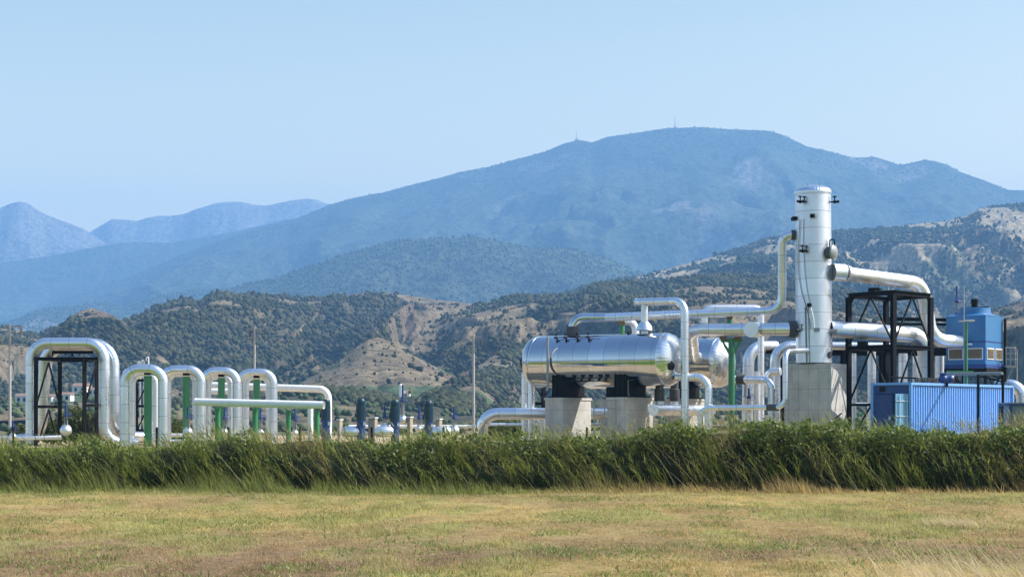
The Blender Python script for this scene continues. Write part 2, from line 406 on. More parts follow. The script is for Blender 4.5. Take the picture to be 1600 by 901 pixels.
BIAS = np.array([h['bias'] for h in NEAR]+[0.0])
def cover_fn(px, Y, z, best, rel):
    X = (px-800)*Y/F
    gully = ridged(X/120+(fbm(X/260, Y/260, 31, 3)-.5)*1.2, Y/330+fbm(X/260, Y/260, 31, 3)-.5, 3, 5)
    n = fbm(X/75, Y/110, 51, 4); big = fbm(X/380, Y/500, 57, 3)
    c = .47+np.where((best == 0)|(best == 3)|(best == 5)|(best == 6)|(best == 1), .10, 0)+1.7*(n-.5)+0.6*(big-.5)-1.5*(gully-.45)+BIAS[best]
    c = np.where((best == 0) & (rel > .93) & (px > 540) & (px < 770), c-.7, c)     # dry pasture on the crest
    c = np.where((best == 0) & (px > 1500), c-.45, c)
    # cultivated patches on the far side hill
    patch = vn(X/125+3, Y/120+vn(X/300, Y/300, 79), 78)
    c = np.where((best == 9), c+.20, c)
    c = np.where((best == 9) & (patch > .70), c-.9, c)
    c = np.where((best == 8), c-.10, c)
    c = np.where((best == 2) & (z > 17), c-.75, c)
    c = np.where((best > 0) & (best < 8) & (rel > 1-.045*(1+fbm(X/60, Y/60, 61, 2))), c-.55, c)
    c = np.where((best == 4) & (rel > .86), c-.5, c)
    return c

def lerp(a, b, t): return a+(b-a)*t[..., None]
def near_color(px, Y, z, best, rel):
    X = (px-800)*Y/F; c = cover_fn(px, Y, z, best, rel)
    n = fbm(X/30, Y/30, 91, 4); n2 = fbm(X/120, Y/160, 95, 3)
    dry = lerp(np.array([.105,.084,.054]), np.array([.22,.175,.105]), n)
    red = np.array([.125,.09,.062])
    dry = lerp(dry, red, sstep(.55, .72, n2))
    brush = lerp(np.array([.036,.038,.021]), np.array([.088,.080,.046]), n)
    dry = np.where((best == 9)[..., None], dry*.78, dry)
    col = lerp(dry, brush, sstep(.14, .34, c))
    # terraced green plots low on the slopes
    terr = (vn(z/2.6+vn(X/90, Y/90, 5)*2, X/260, 5) > .45)
    low = (z < 34) & (Y > 420) & (vn(X/170, Y/150, 19) > .38)
    g = lerp(np.array([.045,.072,.034]), np.array([.09,.115,.055]), n)
    g = np.where(terr[..., None], g, np.array([.15,.13,.085]))
    col = np.where(low[..., None], g, col)
    gr = (best == 2) & (z < 18) & terr
    col = np.where(gr[..., None], np.array([.07,.10,.045])*(.7+.6*n[..., None]), col)
    # farm plots on the far side hill: straw, olive, terraces
    pv = vn(X/125+3, Y/120+vn(X/300, Y/300, 79), 78); hill9 = best == 9
    straw = np.array([.27,.225,.145]); olive = np.array([.12,.13,.075])
    col = np.where((hill9 & (pv > .73))[..., None], straw*(.85+.3*n[..., None]), col)
    col = np.where((hill9 & (pv > .64) & (pv <= .73))[..., None], olive*(.85+.3*n[..., None]), col)
    st = hill9 & (np.abs(((z+6*n2)/16) % 1-.5) < .07) & (n > .42)
    col = np.where(st[..., None], np.array([.36,.29,.19]), col)
    return col

px = np.arange(-800, 2401, 2.6); Yn = 440*(3900/440)**np.linspace(0, 1, 400)
PX, YY = np.meshgrid(px, Yn)
Z, B, R_ = hill_eval(NEAR, PX, YY)
Z = Z+(fbm((PX-800)*YY/F/22, YY/22, 71, 3)-.5)*3.0*np.clip(Z/20, 0, 1)*(B != 8)
V = np.stack([(PX-800)*YY/F, YY, Z], -1).reshape(-1, 3)
o = np_mesh('foothills', V, grid_faces(*PX.shape), M['terrain'], near_color(PX, YY, Z, B, R_).reshape(-1, 3), True)
tag(o, kind='structure')
NEARV = (px, Yn, Z, B, R_)

px2 = np.arange(-1200, 2601, 3.6); Yf = 3500*(9850/3500)**np.linspace(0, 1, 300)
PX, YY = np.meshgrid(px2, Yf)
Z2, B2, R2 = hill_eval(FARH, PX, YY, False)
X = (PX-800)*YY/F
n = fbm(X/160, YY/200, 101, 5); n2 = fbm(X/500, YY/900, 105, 4)
ty = np.array([h['t'] for h in FARH])[B2]
forest = lerp(np.array([.035,.052,.030]), np.array([.075,.092,.055]), n)
bare = np.array([.22,.20,.17])
col = lerp(forest, np.broadcast_to(bare, forest.shape), sstep(.66, .74, n2)*sstep(.58, .66, n)*.55)
col = np.where((ty == 2)[..., None], lerp(forest, np.broadcast_to(np.array([.17,.165,.16]), forest.shape), sstep(.30, .62, n*.5+n2*.2+R2*.35)), col)
V = np.stack([X, YY, Z2], -1).reshape(-1, 3)
o = np_mesh('mountains', V, grid_faces(*PX.shape), M['far_terrain'], col.reshape(-1, 3), True)
tag(o, kind='structure')

# one ground sheet out to the horizon, with a deep valley floor colour
gx = np.concatenate([-np.geomspace(26000, 60, 26), np.linspace(-50, 50, 11), np.geomspace(60, 26000, 26)])
gy = np.concatenate([-np.geomspace(9000, 40, 20), np.linspace(-30, 440, 48), np.geomspace(480, 26000, 26)])
GX, GY = np.meshgrid(gx, gy)
n = fbm(GX/40, GY/60, 111, 3)
gc = lerp(np.array([.10,.12,.05]), np.array([.24,.20,.11]), n)
V = np.stack([GX, GY, np.full(GX.shape, -.25)], -1).reshape(-1, 3)
tag(np_mesh('ground', V, grid_faces(*GX.shape), M['terrain'], gc.reshape(-1, 3)), kind='structure')

# ------------------------------------------------------------------ scrub on the hills (uncountable: one mesh per belt)
def ico(sub):
    import bmesh
    bm = bmesh.new(); bmesh.ops.create_icosphere(bm, subdivisions=sub, radius=1)
    v = np.array([q.co[:] for q in bm.verts]); f = np.array([[q.index for q in g.verts] for g in bm.faces]); bm.free(); return v, f
ICO1 = ico(1); ICO2 = ico(2)
def blobs(name, C, S, Hh, colr, proto, jit=.25):
    v, f = proto; n = len(C); k = len(v)
    jv = v[None]*(1+jit*(RNG.random((n, k, 1))-.5)*2)
    a = RNG.random(n)*6.28; ca, sa = np.cos(a), np.sin(a)
    x = jv[..., 0]*ca[:, None]-jv[..., 1]*sa[:, None]; y = jv[..., 0]*sa[:, None]+jv[..., 1]*ca[:, None]
    V = np.stack([C[:, 0, None]+x*S[:, None], C[:, 1, None]+y*S[:, None], C[:, 2, None]+(jv[..., 2]+.6)*Hh[:, None]], -1).reshape(-1, 3)
    Fq = (f[None]+(np.arange(n)*k)[:, None, None]).reshape(-1, 3)
    cc = np.repeat(colr, k, 0)*(.85+.3*RNG.random((n*k, 1)))
    return np_mesh(name, V, Fq, M['scrub'], cc)
def sample_near(n, y0, y1, pxr=(-150, 1750)):
    pxs = RNG.uniform(*pxr, n); t = RNG.random(n); ys = y0*(y1/y0)**t
    z, b, r = hill_eval(NEAR, pxs, ys)
    z = z+(fbm((pxs-800)*ys/F/22, ys/22, 71, 3)-.5)*3.0*np.clip(z/20, 0, 1)*(b != 8)
    # keep only slopes that face the viewer
    z2, _, _ = hill_eval(NEAR, pxs, ys-12)
    vis = (z-CAMZ)/ys > (z2-CAMZ)/(ys-12)-.002
    c = cover_fn(pxs, ys, z, b, r)
    return pxs, ys, z, b, c, vis
pxs, ys, z, b, c, vis = sample_near(380000, 640, 2100)
k = vis & (z > 4) & (b != 9) & (c+RNG.normal(0, .10, len(c)) > .25)
k |= vis & (z > 6) & (b != 9) & (RNG.random(len(c)) < .03)
idx = np.where(k)[0][:150000]
S = np.minimum(RNG.lognormal(-.06, .55, len(idx))*np.clip(.6+.8*c[idx], .6, 1.2), 2.3)*(ys[idx]/1300)**.35; Hh = S*RNG.uniform(.75, 1.15, len(idx))
cc = lerp(np.array([.022,.030,.012]), np.array([.082,.080,.036]), RNG.random(len(idx))**1.8)
C = np.stack([(pxs-800)*ys/F, ys, z], -1)[idx]
tag(blobs('hillside_scrub', C, S, Hh, cc, ICO1, .35), 'dark green scrub and small trees dotted over the brown foothills', 'scrub', kind='stuff')
pxs, ys, z, b, c, vis = sample_near(170000, 1500, 3500, (500, 1850))
k = vis & (b == 9) & (z > 10) & ((c+RNG.normal(0, .12, len(c)) > .16) | (RNG.random(len(c)) < .04))
idx = np.where(k)[0][:60000]
S = RNG.lognormal(.45, .35, len(idx))*1.0; Hh = S*RNG.uniform(.8, 1.2, len(idx))
cc = lerp(np.array([.022,.036,.020]), np.array([.055,.070,.036]), RNG.random(len(idx)))
C = np.stack([(pxs-800)*ys/F, ys, z], -1)[idx]
tag(blobs('olive_groves', C, S, Hh, cc, ICO1, .3), 'blue green groves and woods covering the farmed mountainside at right', 'woodland', kind='stuff')
# forest on the middle ridges and on the crest of the mountain
n = 60000; pxs = RNG.uniform(-100, 1750, n); ys = 3550*(7300/3550)**RNG.random(n)
z, b, r = hill_eval(FARH, pxs, ys, False); z2, _, _ = hill_eval(FARH, pxs, ys-30, False)
k = ((z-CAMZ)/ys > (z2-CAMZ)/(ys-30)-.001) & (z > 20) & ((b <= 1) | ((b == 2) & (r > .9)))
idx = np.where(k)[0][:26000]
S = RNG.uniform(2.6, 5, len(idx))*(ys[idx]/6500)**.6*np.where(b[idx] == 2, .65, 1); Hh = S*RNG.uniform(1.0, 1.4, len(idx))
cc = lerp(np.array([.030,.050,.028]), np.array([.065,.09,.045]), RNG.random(len(idx)))
C = np.stack([(pxs-800)*ys/F, ys, z-1.5], -1)[idx]
tag(blobs('mountain_forest', C, S, Hh, cc, ICO1, .3), 'hazy pine forest covering the big mountain and its lower ridges', 'forest', kind='stuff')
# orchards and tree rows on the valley floor behind the plant
n = 5500; xs_ = RNG.uniform(-260, 420, n); yv = RNG.uniform(330, 700, n)
row = np.floor(vn(xs_/70, yv/45, 44)*7); keep = (fbm(xs_/40, yv/22, 47, 3) > .52)
xs_, yv = xs_[keep], yv[keep]; pxv = xs_*F/yv+800
zv, _, _ = hill_eval(NEAR, pxv, yv); zv = np.maximum(zv, -.2); S = RNG.uniform(.6, 1.3, len(xs_))
cc = lerp(np.array([.035,.06,.025]), np.array([.09,.115,.05]), RNG.random(len(xs_)))
tag(blobs('valley_orchards', np.stack([xs_, yv, zv], -1), S, S*.9, cc, ICO1, .3), 'rows of orchard trees on the valley floor behind the pipework', 'orchard', kind='stuff')

# ------------------------------------------------------------------ haze
t = NT('haze_air'); t.t.nodes.remove(t.b)
pv = t.n('ShaderNodeVolumePrincipled'); pv.inputs['Color'].default_value = (.235, .49, .88, 1); pv.inputs['Density'].default_value = 1.5e-4
pv.inputs['Anisotropy'].default_value = 0.0
t.l(pv.outputs[0], t.out.inputs['Volume'])
hz = MB(); hz.hexa([(-9500,-7000,-8),(9500,-7000,-8),(9500,9900,-8),(-9500,9900,-8),(-9500,-7000,1185),(9500,-7000,1185),(9500,9900,1185),(-9500,9900,1185)])
tag(hz.build('haze', t.m, None, False), 'thin blue summer haze filling the valley', 'haze', kind='stuff')

# ------------------------------------------------------------------ plant yard (raised) and dry field
nx, ny = 140, 90
gx = np.linspace(-62, 62, nx); gy = np.concatenate([np.linspace(61.5, 69, 16), np.linspace(70, 172, 66), np.linspace(174, 186, 8)])
GX, GY = np.meshgrid(gx, gy)
z = YARD_Z*sstep(62.5, 68, GY)*(1-sstep(172, 186, GY))-.24*(1-sstep(61.5, 63, GY))-.5*sstep(172, 186, GY)+(fbm(GX/6, GY/6, 121, 3)-.5)*.08
n = fbm(GX/3, GY/3, 123, 4)
grs = lerp(np.array([.06,.11,.012]), np.array([.15,.19,.025]), n)
grv = lerp(np.array([.34,.25,.15]), np.array([.46,.36,.23]), n)
# mown green verge along the fence, tan gravel round the vessels
edge = sstep(101, 105, GY-GX*.10+2*(n-.5))
yc = lerp(grs, grv, edge)
tag(np_mesh('plant_yard', np.stack([GX, GY, z], -1).reshape(-1, 3), grid_faces(*GX.shape), M['field'], yc.reshape(-1, 3), True), kind='structure')

def field_color(x, y):
    a = np.clip(.5+1.35*(fbm(x/1.1, y/3.0, 131, 5)-.5), 0, 1); b = fbm(x/3.2, y/8, 135, 3); s = fbm(x/4.5, y/9, 139, 4)
    straw = lerp(np.array([.34,.25,.085]), np.array([.62,.47,.19]), a)
    green = lerp(np.array([.15,.18,.045]), np.array([.33,.33,.10]), a)
    soil = lerp(np.array([.19,.12,.06]), np.array([.42,.29,.155]), a)
    near = sstep(41, 31, y)
    c = lerp(straw, soil, np.clip(sstep(.44, .56, s)*(.40+.45*near)+.22*near, 0, 1))
    gk = sstep(.555, .66, a*.62+b*.45)*(.70-.2*near)
    gk = np.maximum(gk, .75*sstep(56.5, 60, y+2*b)*sstep(6, -8, x)); gk = np.maximum(gk, .35*sstep(57, 60, y+2*b))
    return lerp(c, green, np.clip(gk, 0, 1)), gk
def field_z(x, y):
    return (fbm(x/4, y/5, 141, 3)-.5)*.14*sstep(64, 60, y)
gx = np.arange(-34, 34.1, .22); gy = np.concatenate([np.arange(6, 26, 1.0), np.arange(26, 63.6, .2)])
GX, GY = np.meshgrid(gx, gy); fc, gk = field_color(GX, GY)
tag(np_mesh('dry_field', np.stack([GX, GY, field_z(GX, GY)+(vn(GX/.35, GY/.35, 8)-.5)*.03], -1).reshape(-1, 3), grid_faces(*GX.shape), M['field'], (fc*.62).reshape(-1, 3), True), kind='structure')
# field behind and beside the camera (seen only in reflections)
gx = np.linspace(-180, 180, 46); gy = np.linspace(-260, 61, 50); GX, GY = np.meshgrid(gx, gy); fc, gk = field_color(GX, GY)
tag(np_mesh('surrounding_field', np.stack([GX, GY, np.full(GX.shape, -.14)], -1).reshape(-1, 3), grid_faces(*GX.shape), M['field'], (fc*.8).reshape(-1, 3)), kind='structure')

# ------------------------------------------------------------------ ribbons (blades) in bulk
def ribbons(name, B0, az, L, W, lean, curve, colr, m, seg=3, tipcol=None, facing=None):
    """B0 (n,3) roots; az direction of lean; lean = initial angle from vertical, curve = added angle along blade"""
    n = len(B0); fa = facing if facing is not None else RNG.random(n)*math.pi
    pts = [B0.copy()]; ang = lean.copy()
    for s in range(seg):
        d = np.stack([np.sin(ang)*np.cos(az), np.sin(ang)*np.sin(az), np.cos(ang)], -1)
        pts.append(pts[-1]+d*(L/seg)[:, None]); ang = ang+curve/seg
    wd = np.stack([np.cos(fa), np.sin(fa), np.zeros(n)], -1)
    rows = []; cols = []
    for s, p in enumerate(pts):
        wq = W*(1-(s/seg)**1.6)*.5+.0005
        rows += [p-wd*wq[:, None], p+wd*wq[:, None]]
        c = colr if tipcol is None else colr+(tipcol-colr)*(s/seg)
        cols += [c, c]
    k = 2*(seg+1); V = np.stack(rows, 1).reshape(-1, 3); Cc = np.stack(cols, 1).reshape(-1, 3)
    f = np.array([[2*s, 2*s+1, 2*s+3, 2*s+2] for s in range(seg)])
    Fq = (f[None]+(np.arange(n)*k)[:, None, None]).reshape(-1, 4)
    return np_mesh(name, V, Fq, m, Cc)

# short grass over the field
n = 560000
yb = 24*(62/24)**(RNG.random(n)**.8); xb = RNG.uniform(-1, 1, n)*(yb*.285+1.2)
c, gk = field_color(xb, yb)
dens = np.clip(2.6*(fbm(xb/.7, yb/1.1, 151, 3)-.22), .06, 1)
k = RNG.random(n) < dens; xb, yb, c, gk = xb[k], yb[k], c[k], gk[k]; n = len(xb)
L = (.05+.09*RNG.random(n))*(.7+.9*np.clip(gk, 0, 1))*(1+.5*sstep(.5,.7,fbm(xb/1.5, yb/1.5, 155, 3)))
v = RNG.uniform(.65, 1.35, (n, 1))
c = c*v*(.45+1.1*fbm(xb/.45, yb/.9, 157, 3))[:, None]*np.array([1.05, 1.0, .95]); pale = RNG.random(n) < .16; c[pale] = np.array([.55,.46,.27])*RNG.uniform(.7, 1.1, (pale.sum(), 1))
az = RNG.normal(math.pi, 1.3, n); lean = np.abs(RNG.normal(.75, .45, n))
o = ribbons('short_grass', np.stack([xb, yb, field_z(xb, yb)-.01], -1), az, L*.68, .008+.006*RNG.random(n)*(yb/40), lean, RNG.uniform(.2, 1.1, n), c, M['blade'], 2)
tag(o, 'short dry yellow grass covering the field in front', 'grass', kind='stuff')
# green weed patches
cs = []; 
for q in range(190):
    y0 = 26*(60/26)**random.random(); x0 = random.uniform(-1, 1)*y0*.28
    rx0 = random.uniform(.25, 1.0); cs.append((x0, y0, rx0, rx0*random.uniform(1.2, 2.4)))
cs += [(13.9, 32.5, 1.0, .45), (14.6, 31.6, .9, .4), (-8.6,48,1.3,2.4), (-4.3,47,1.4,2.3), (-12.6,44,1.2,2.2), (-6.2,43.5,1.3,2.5), (8.2,46.5,1.2,2.2), (-11,40,1.0,1.8), (5.5,50,1.3,2.5), (10.3,45.6,1.0,1.9)]
XB = []; YB = []; CC = []
for x0, y0, rx, ry in cs:
    m = int(190*rx*ry)+30; a = RNG.normal(0, .55, (m, 2)); XB.append(x0+a[:, 0]*rx); YB.append(y0+a[:, 1]*ry)
    base = np.array([.17,.215,.05]) if random.random() < .7 else np.array([.28,.27,.08])
    CC.append(base*RNG.uniform(.6, 1.7, (m, 1)))
xb = np.concatenate(XB); yb = np.concatenate(YB); c = np.concatenate(CC); n = len(xb)
o = ribbons('green_weeds', np.stack([xb, yb, field_z(xb, yb)-.01], -1), RNG.random(n)*6.28, .05+.08*RNG.random(n), .014+.016*RNG.random(n), np.abs(RNG.normal(.8, .4, n)), RNG.uniform(.3, 1.4, n), c, M['leaf'], 2)
tag(o, 'low green weed patches scattered through the dry field', 'weeds', kind='stuff')
# tall dry grass close to the camera, bottom right
XB = []; YB = []
for x0, y0, r, m in ((5.35,22.0,.22,170),(5.9,22.6,.2,60),(4.9,22.4,.15,30),(6.6, 25.0, .55, 240), (6.1, 26.0, .45, 110), (7.6, 26.6, .5, 90), (5.3, 26.2, .5, 50), (7.3, 43.6, .5, 0), (9.9, 42.2, .35, 160), (10.2, 41.6, .3, 90)):
    XB.append(x0+RNG.normal(0, r, m)); YB.append(y0+RNG.normal(0, r, m))
xb = np.concatenate(XB); yb = np.concatenate(YB); n = len(xb)
L = np.where(yb < 30, RNG.uniform(.3, .95, n), RNG.uniform(.15, .35, n))
o = ribbons('dry_tussocks', np.stack([xb, yb, np.zeros(n)], -1), RNG.normal(math.pi, .35, n), L, np.full(n, .012), RNG.uniform(.3, .9, n), RNG.uniform(.2, .6, n),
    np.array([.50,.38,.20])*RNG.uniform(.7, 1.2, (n, 1)), M['blade'], 5, np.array([.62,.52,.32]))
tag(o, 'tall straw coloured grass tussocks leaning left at the field edge', 'dry grass', kind='stuff')

# ------------------------------------------------------------------ hedge of reeds and vines along the fence
TOPX, TOPY = pl([(-900,684),(0,686),(60,690),(100,690),(150,684),(200,684),(230,690),(250,686),(300,684),(335,678),(365,668),(390,678),(430,680),(470,670),(520,672),(545,678),(570,680),(600,682),(640,678),(665,668),(700,676),(760,676),(850,678),(900,674),(930,670),(980,672),(1020,673),(1060,668),(1110,666),(1160,657),(1200,661),(1250,664),(1300,660),(1350,664),(1400,662),(1450,664),(1500,661),(1550,664),(1600,660),(2400,664)])
def top_z(x):
    return CAMZ+(HOR-np.interp(x*F/63+800, TOPX, TOPY))*63/F+(fbm(x/1.3, x*0, 163, 3)-.5)*.55
def hedge_ground(y): return YARD_Z*sstep(62.5, 68, y)
# solid core that blocks light; the hedge's inner shade is its dark colour
gxx = np.arange(-32, 34, .16); rows = []
prof = [(61.6,.0),(61.5,.35),(61.9,.62),(62.4,.80),(63.1,.93),(64.0,.93),(64.8,.7),(65.3,.3),(65.4,.0)]
for y0, fz in prof:
    nn = fbm(gxx/1.1, np.full_like(gxx, y0*1.3+fz*3), 161, 4)
    rows.append(np.stack([gxx, y0+(nn-.5)*1.3, fz*(top_z(gxx)-.18)*(.86+.22*nn)], -1))
Vh = np.stack(rows, 0)
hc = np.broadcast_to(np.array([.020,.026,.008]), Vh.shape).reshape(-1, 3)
core = np_mesh('hedge_backing', Vh.reshape(-1, 3), grid_faces(len(prof), len(gxx)), M['scrub'], hc, True)
tag(core, 'solid dark core standing for inner growth of the roadside hedge, shade painted in', 'hedge', kind='stuff')
# reed stems with arching leaves
def reed_batch(n, xr, front, colA, colB, hk=1.0):
    x = RNG.uniform(*xr, n); d = RNG.random(n)**front; y = 61.1+d*3.2
    tz = top_z(x-.6)
    H = np.clip(tz, .6, 5)*hk*RNG.uniform(.5, 1.06, n)*np.where(RNG.random(n) < .04, 1.14, 1)*(.55+.45*sstep(0, .35, d))
    return x, y, H
n = 13500; x, y, H = reed_batch(n, (-31, 33), .75, None, None)
clump = fbm(x/1.3, y/1.3, 171, 3); x = x+(vn(x/.9, y, 175)-.5)*.7
lean = .10+.62*clump+RNG.normal(0,.10,n); L = H/np.cos(np.clip(lean+.22, 0, 1.15))
az = RNG.normal(math.pi, .25, n)+np.where(RNG.random(n) < .5, -.35, .35)
green = lerp(np.array([.08,.105,.014]), np.array([.27,.29,.055]), RNG.random(n)**1.1)
dryf = .8*sstep(.66, .78, fbm(x/2.2, y/9, 181, 3))+sstep(5, 8, x)*sstep(.42, .6, fbm(x/2.5, y/9, 185, 2))*.6
green = lerp(green, np.array([.33,.235,.11])*RNG.uniform(.7, 1.2, (n, 1)), np.clip(dryf*(RNG.random(n) < .75), 0, .9))
B0 = np.stack([x, y, -.1+0*x], -1)
o = ribbons('reed_stems', B0, az, L, np.full(n, .016), lean, RNG.uniform(.1, .5, n), green*.9, M['blade'], 5)
tag(o, 'bent reed stems leaning left along the front of the hedge', 'reeds', kind='stuff')
# leaves along the stems
nl = 13; rep = np.repeat(np.arange(n), nl); fr = np.tile(np.linspace(.12, .98, nl), n)+RNG.uniform(-.05, .05, n*nl)
ang = lean[rep]+.15*fr; hd = L[rep]*fr
R0 = np.stack([x[rep]+np.sin(ang)*np.cos(az[rep])*hd, y[rep]+np.sin(ang)*np.sin(az[rep])*hd*.5, -.1+np.cos(ang)*hd], -1)
side = az[rep]+RNG.normal(0, .8, n*nl)
lc = green[rep]*RNG.uniform(.65, 1.55, (n*nl, 1))
o = ribbons('reed_leaves', R0, side, RNG.uniform(.20, .50, n*nl), RNG.uniform(.014, .032, n*nl), np.clip(ang+RNG.normal(.15, .4, n*nl), 0, 2), RNG.uniform(.3, 1.6, n*nl), lc, M['blade'], 3)
tag(o, 'arching green reed leaves forming the body of the hedge', 'reeds', kind='stuff')
# vine and bramble leaves, mostly on the crest and to the right
n = 125000; x = RNG.uniform(-31, 33, n); tz = top_z(x)
right = .22+.78*sstep(0, 5, x+3*(fbm(x/3, x*0, 191, 2)-.5)); k = RNG.random(n) < right
x, tz = x[k], tz[k]; n = len(x); v = RNG.random(n)**.55
lump = fbm(x/.55, v*3, 195, 3)
y = 61.6+2.2*RNG.random(n)*v+(1-v)*.5*RNG.random(n)-.8*(lump-.5); zl = v*(tz*(.93+.16*(lump-.5)*2))+RNG.normal(0, .05, n)
gap = fbm(x/.7, zl/.5, 197, 3) > .42; y = y-.35*(vn(x/.8, zl/.6, 198)-.3); x, y, zl, lump = x[gap], y[gap], zl[gap], lump[gap]; n = len(x)
q = RNG.normal(size=(n, 3)); q /= np.linalg.norm(q, axis=1)[:, None]; q[:, 2] = np.abs(q[:, 2])*1.2; q[:, 1] -= .5; q /= np.linalg.norm(q, axis=1)[:, None]
u = np.cross(q, RNG.normal(size=(n, 3))); u /= np.linalg.norm(u, axis=1)[:, None]; w_ = np.cross(q, u)
sz = RNG.uniform(.035, .075, n)[:, None]; Cn = np.stack([x, y, zl], -1)
V = np.stack([Cn-u*sz*1.2, Cn-w_*sz*.8+q*sz*.25, Cn+u*sz*1.2, Cn+w_*sz*.8+q*sz*.25], 1).reshape(-1, 3)
lc = lerp(np.array([.055,.09,.014]), np.array([.24,.29,.06]), RNG.random(n)**1.3)
o = np_mesh('vine_leaves', V, np.arange(n*4).reshape(-1, 4), M['leaf'], np.repeat(lc, 4, 0))
tag(o, 'leafy green vine smothering the fence on the right side', 'vine', kind='stuff')
# grass fringe at the foot of the hedge
n = 42000; x = RNG.uniform(-31, 33, n); y = 59.9+RNG.random(n)**.8*2.6
tall = .14+1.1*np.clip(fbm(x/1.0, y/1.2, 201, 3)-.22, 0, 1)*sstep(59.6, 61.4, y+1.4*(fbm(x/1.6, y*0, 207, 3)-.5)); leftg = sstep(7, -3, x+4*(fbm(x/2, y, 203, 2)-.5))
c = lerp(np.array([.44,.32,.13]), np.array([.22,.26,.06]), np.clip(leftg*.9+.25*(RNG.random(n)-.5), 0, 1))*RNG.uniform(.6, 1.35, (n, 1))
k = (leftg > .2) | (fbm(x/1.5, y/1.5, 205, 3)+RNG.normal(0, .08, n) > .40); x, y, c, tall = x[k], y[k], c[k], tall[k]; n = len(x)
o = ribbons('verge_grass', np.stack([x, y, np.zeros(n)-.02], -1), RNG.normal(math.pi, .8, n), tall*RNG.uniform(.7, 1.5, n), .012+.014*RNG.random(n), np.abs(RNG.normal(.35, .25, n)), RNG.uniform(.2, .9, n), c, M['blade'], 3)
tag(o, 'uncut grass fringe along the foot of the hedge', 'grass', kind='stuff')
# seed plumes and long straw stalks standing out
n = 420; x = RNG.uniform(-31, 33, n); y = 60.9+RNG.random(n)*1.6; tz = top_z(x); H = tz*RNG.uniform(.25, .95, n)
c = lerp(np.array([.30,.24,.13]), np.array([.36,.34,.20]), RNG.random(n))
o = ribbons('straw_stalks', np.stack([x, y-.2, np.zeros(n)], -1), RNG.normal(math.pi, .3, n), H*1.25, np.full(n, .016), RNG.uniform(.35, .8, n), RNG.uniform(.1, .7, n), c, M['blade'], 6)
tag(o, 'long pale straw stalks leaning out of the hedge', 'straw', kind='stuff')

# perimeter fence
fx = [(p, P(p, 0, 64.6).x) for p in range(1253-112*22, 1253+112*12, 112)]
fe = thing('perimeter_fence', 'wire fence on thin black posts buried in the long hedge', 'fence', (0, 64.6, 0))
for p, xx in fx:
    MB().bar((xx, 64.6, .2), (xx, 64.6, CAMZ+(HOR-667)*64.6/F), .06, .06).build('post', M['black'], fe, False)
wm = MB()
for zz in (.9, 1.4, 1.9):
    wm.bar((fx[0][1], 64.56, zz), (fx[-1][1], 64.56, zz), .012)
wm.build('wire', M['grey'], fe, False)

# ------------------------------------------------------------------ pipes
def mpx(px, Y): return px*Y/F
def pipe(label, pts, rpx, m='clad', bend=1.6, cap0=None, cap1=None, name='pipe', cat='pipe', group=None, fl=(), n=20, flr=1.35):
    """pts (px,py,Y). rpx = radius in px at first point"""
    W = [P(*p) for p in pts]; r = mpx(rpx, pts[0][2])
    root = thing(name, label, cat, (W[0].x, W[0].y, YARD_Z), group)
    path = fillet(W, r*bend*1.6)
    MB().tube(path, r, n, False, a0=random.random()*3).build('pipe_run', M[m], root)
    for c, a, b in ((cap0, path[0], path[1]), (cap1, path[-1], path[-2])):
        if c is None: continue
        d = (a-b).normalized()
        if c == 'dome': MB().lathe(a, d, [(0, r*1.02), (r*.25, r*.95), (r*.5, r*.7), (r*.62, r*.35), (r*.66, .001)], n).build('end_cap', M[m], root)
        else: MB().lathe(a-d*.04, d, [(0, r*1.03), (.06, r*1.03), (.07, r*.98), (.075, .001)], n).build('end_cap', M[m], root)
    for (px_, py_, Y_, dx, dy, dz, ln) in fl:
        c = P(px_, py_, Y_); d = Vector((dx, dy, dz)).normalized()
        MB().cyl(c-d*ln/2, c+d*ln/2, r*flr, None, n).build('flange', M['dark'], root)
    return root
def gz(p): return P(p[0], p[1], p[2])
def ground_py(Y): return HOR+(CAMZ-YARD_Z)*Y/F*0+ (CAMZ-YARD_Z)*F/Y

G1 = 'tall expansion loops at the far left'
pipe('tall silver loop in front of the black frame, widest at the far left', [(49,693,104),(49,536,104),(163,536,104),(163,691,104),(215,693,104.6)], 8.8, bend=1.9, group=G1)
pipe('middle of the three tall silver loops, its right leg curving out at the foot', [(20,688,107),(66,680,106.6),(70,538,106),(178,536,105.6),(179,681,105.6),(260,683,108)], 8.2, bend=2.6, group=G1)
pipe('rear tall silver loop, mostly hidden behind the two in front at left', [(16,694,109),(60,690,108.6),(77,543,108.6),(172,541,108.6),(172,684,108.6),(250,690,110)], 7.6, bend=2.4, group=G1)
# small loops with green posts
G2 = 'row of lower expansion loops on green posts'
loopd = [([195,255],576.5,102.5,'leftmost low loop, arched over the first green post',8.0), ([254,314],577.5,105.5,'second low loop from the left, over the second green post',7.2),
         ([318,370],580,108.5,'third low loop from the left, crossing in front of the upper white pipe',6.8), ([374,427],582,111.5,'rightmost low loop, arched over the last green post',6.5)]
for i, ((a, b_), ty_, Y, lab, r) in enumerate(loopd):
    pipe('silver '+lab, [(a,700,Y),(a,ty_,Y),(b_,ty_,Y),(b_,700,Y)], r, bend=1.7, group=G2)
loopr = [([206,243],584,105.0,'behind the first green post',6.0), ([262,306],583,107.6,'just left of the second loop leg',5.6), ([325,361],587,110.6,'just left of the third loop leg',5.4), ([384,420],588,113.4,'just left of the fourth loop leg',5)]
for (a, b_), ty_, Y, lab, r in loopr:
    pipe('narrower pale loop nested '+lab, [(a,700,Y),(a,ty_,Y),(b_,ty_,Y),(b_,700,Y)], r, 'clad_white', bend=1.6, group='nested rear loops')
GP = 'green pipe support posts'
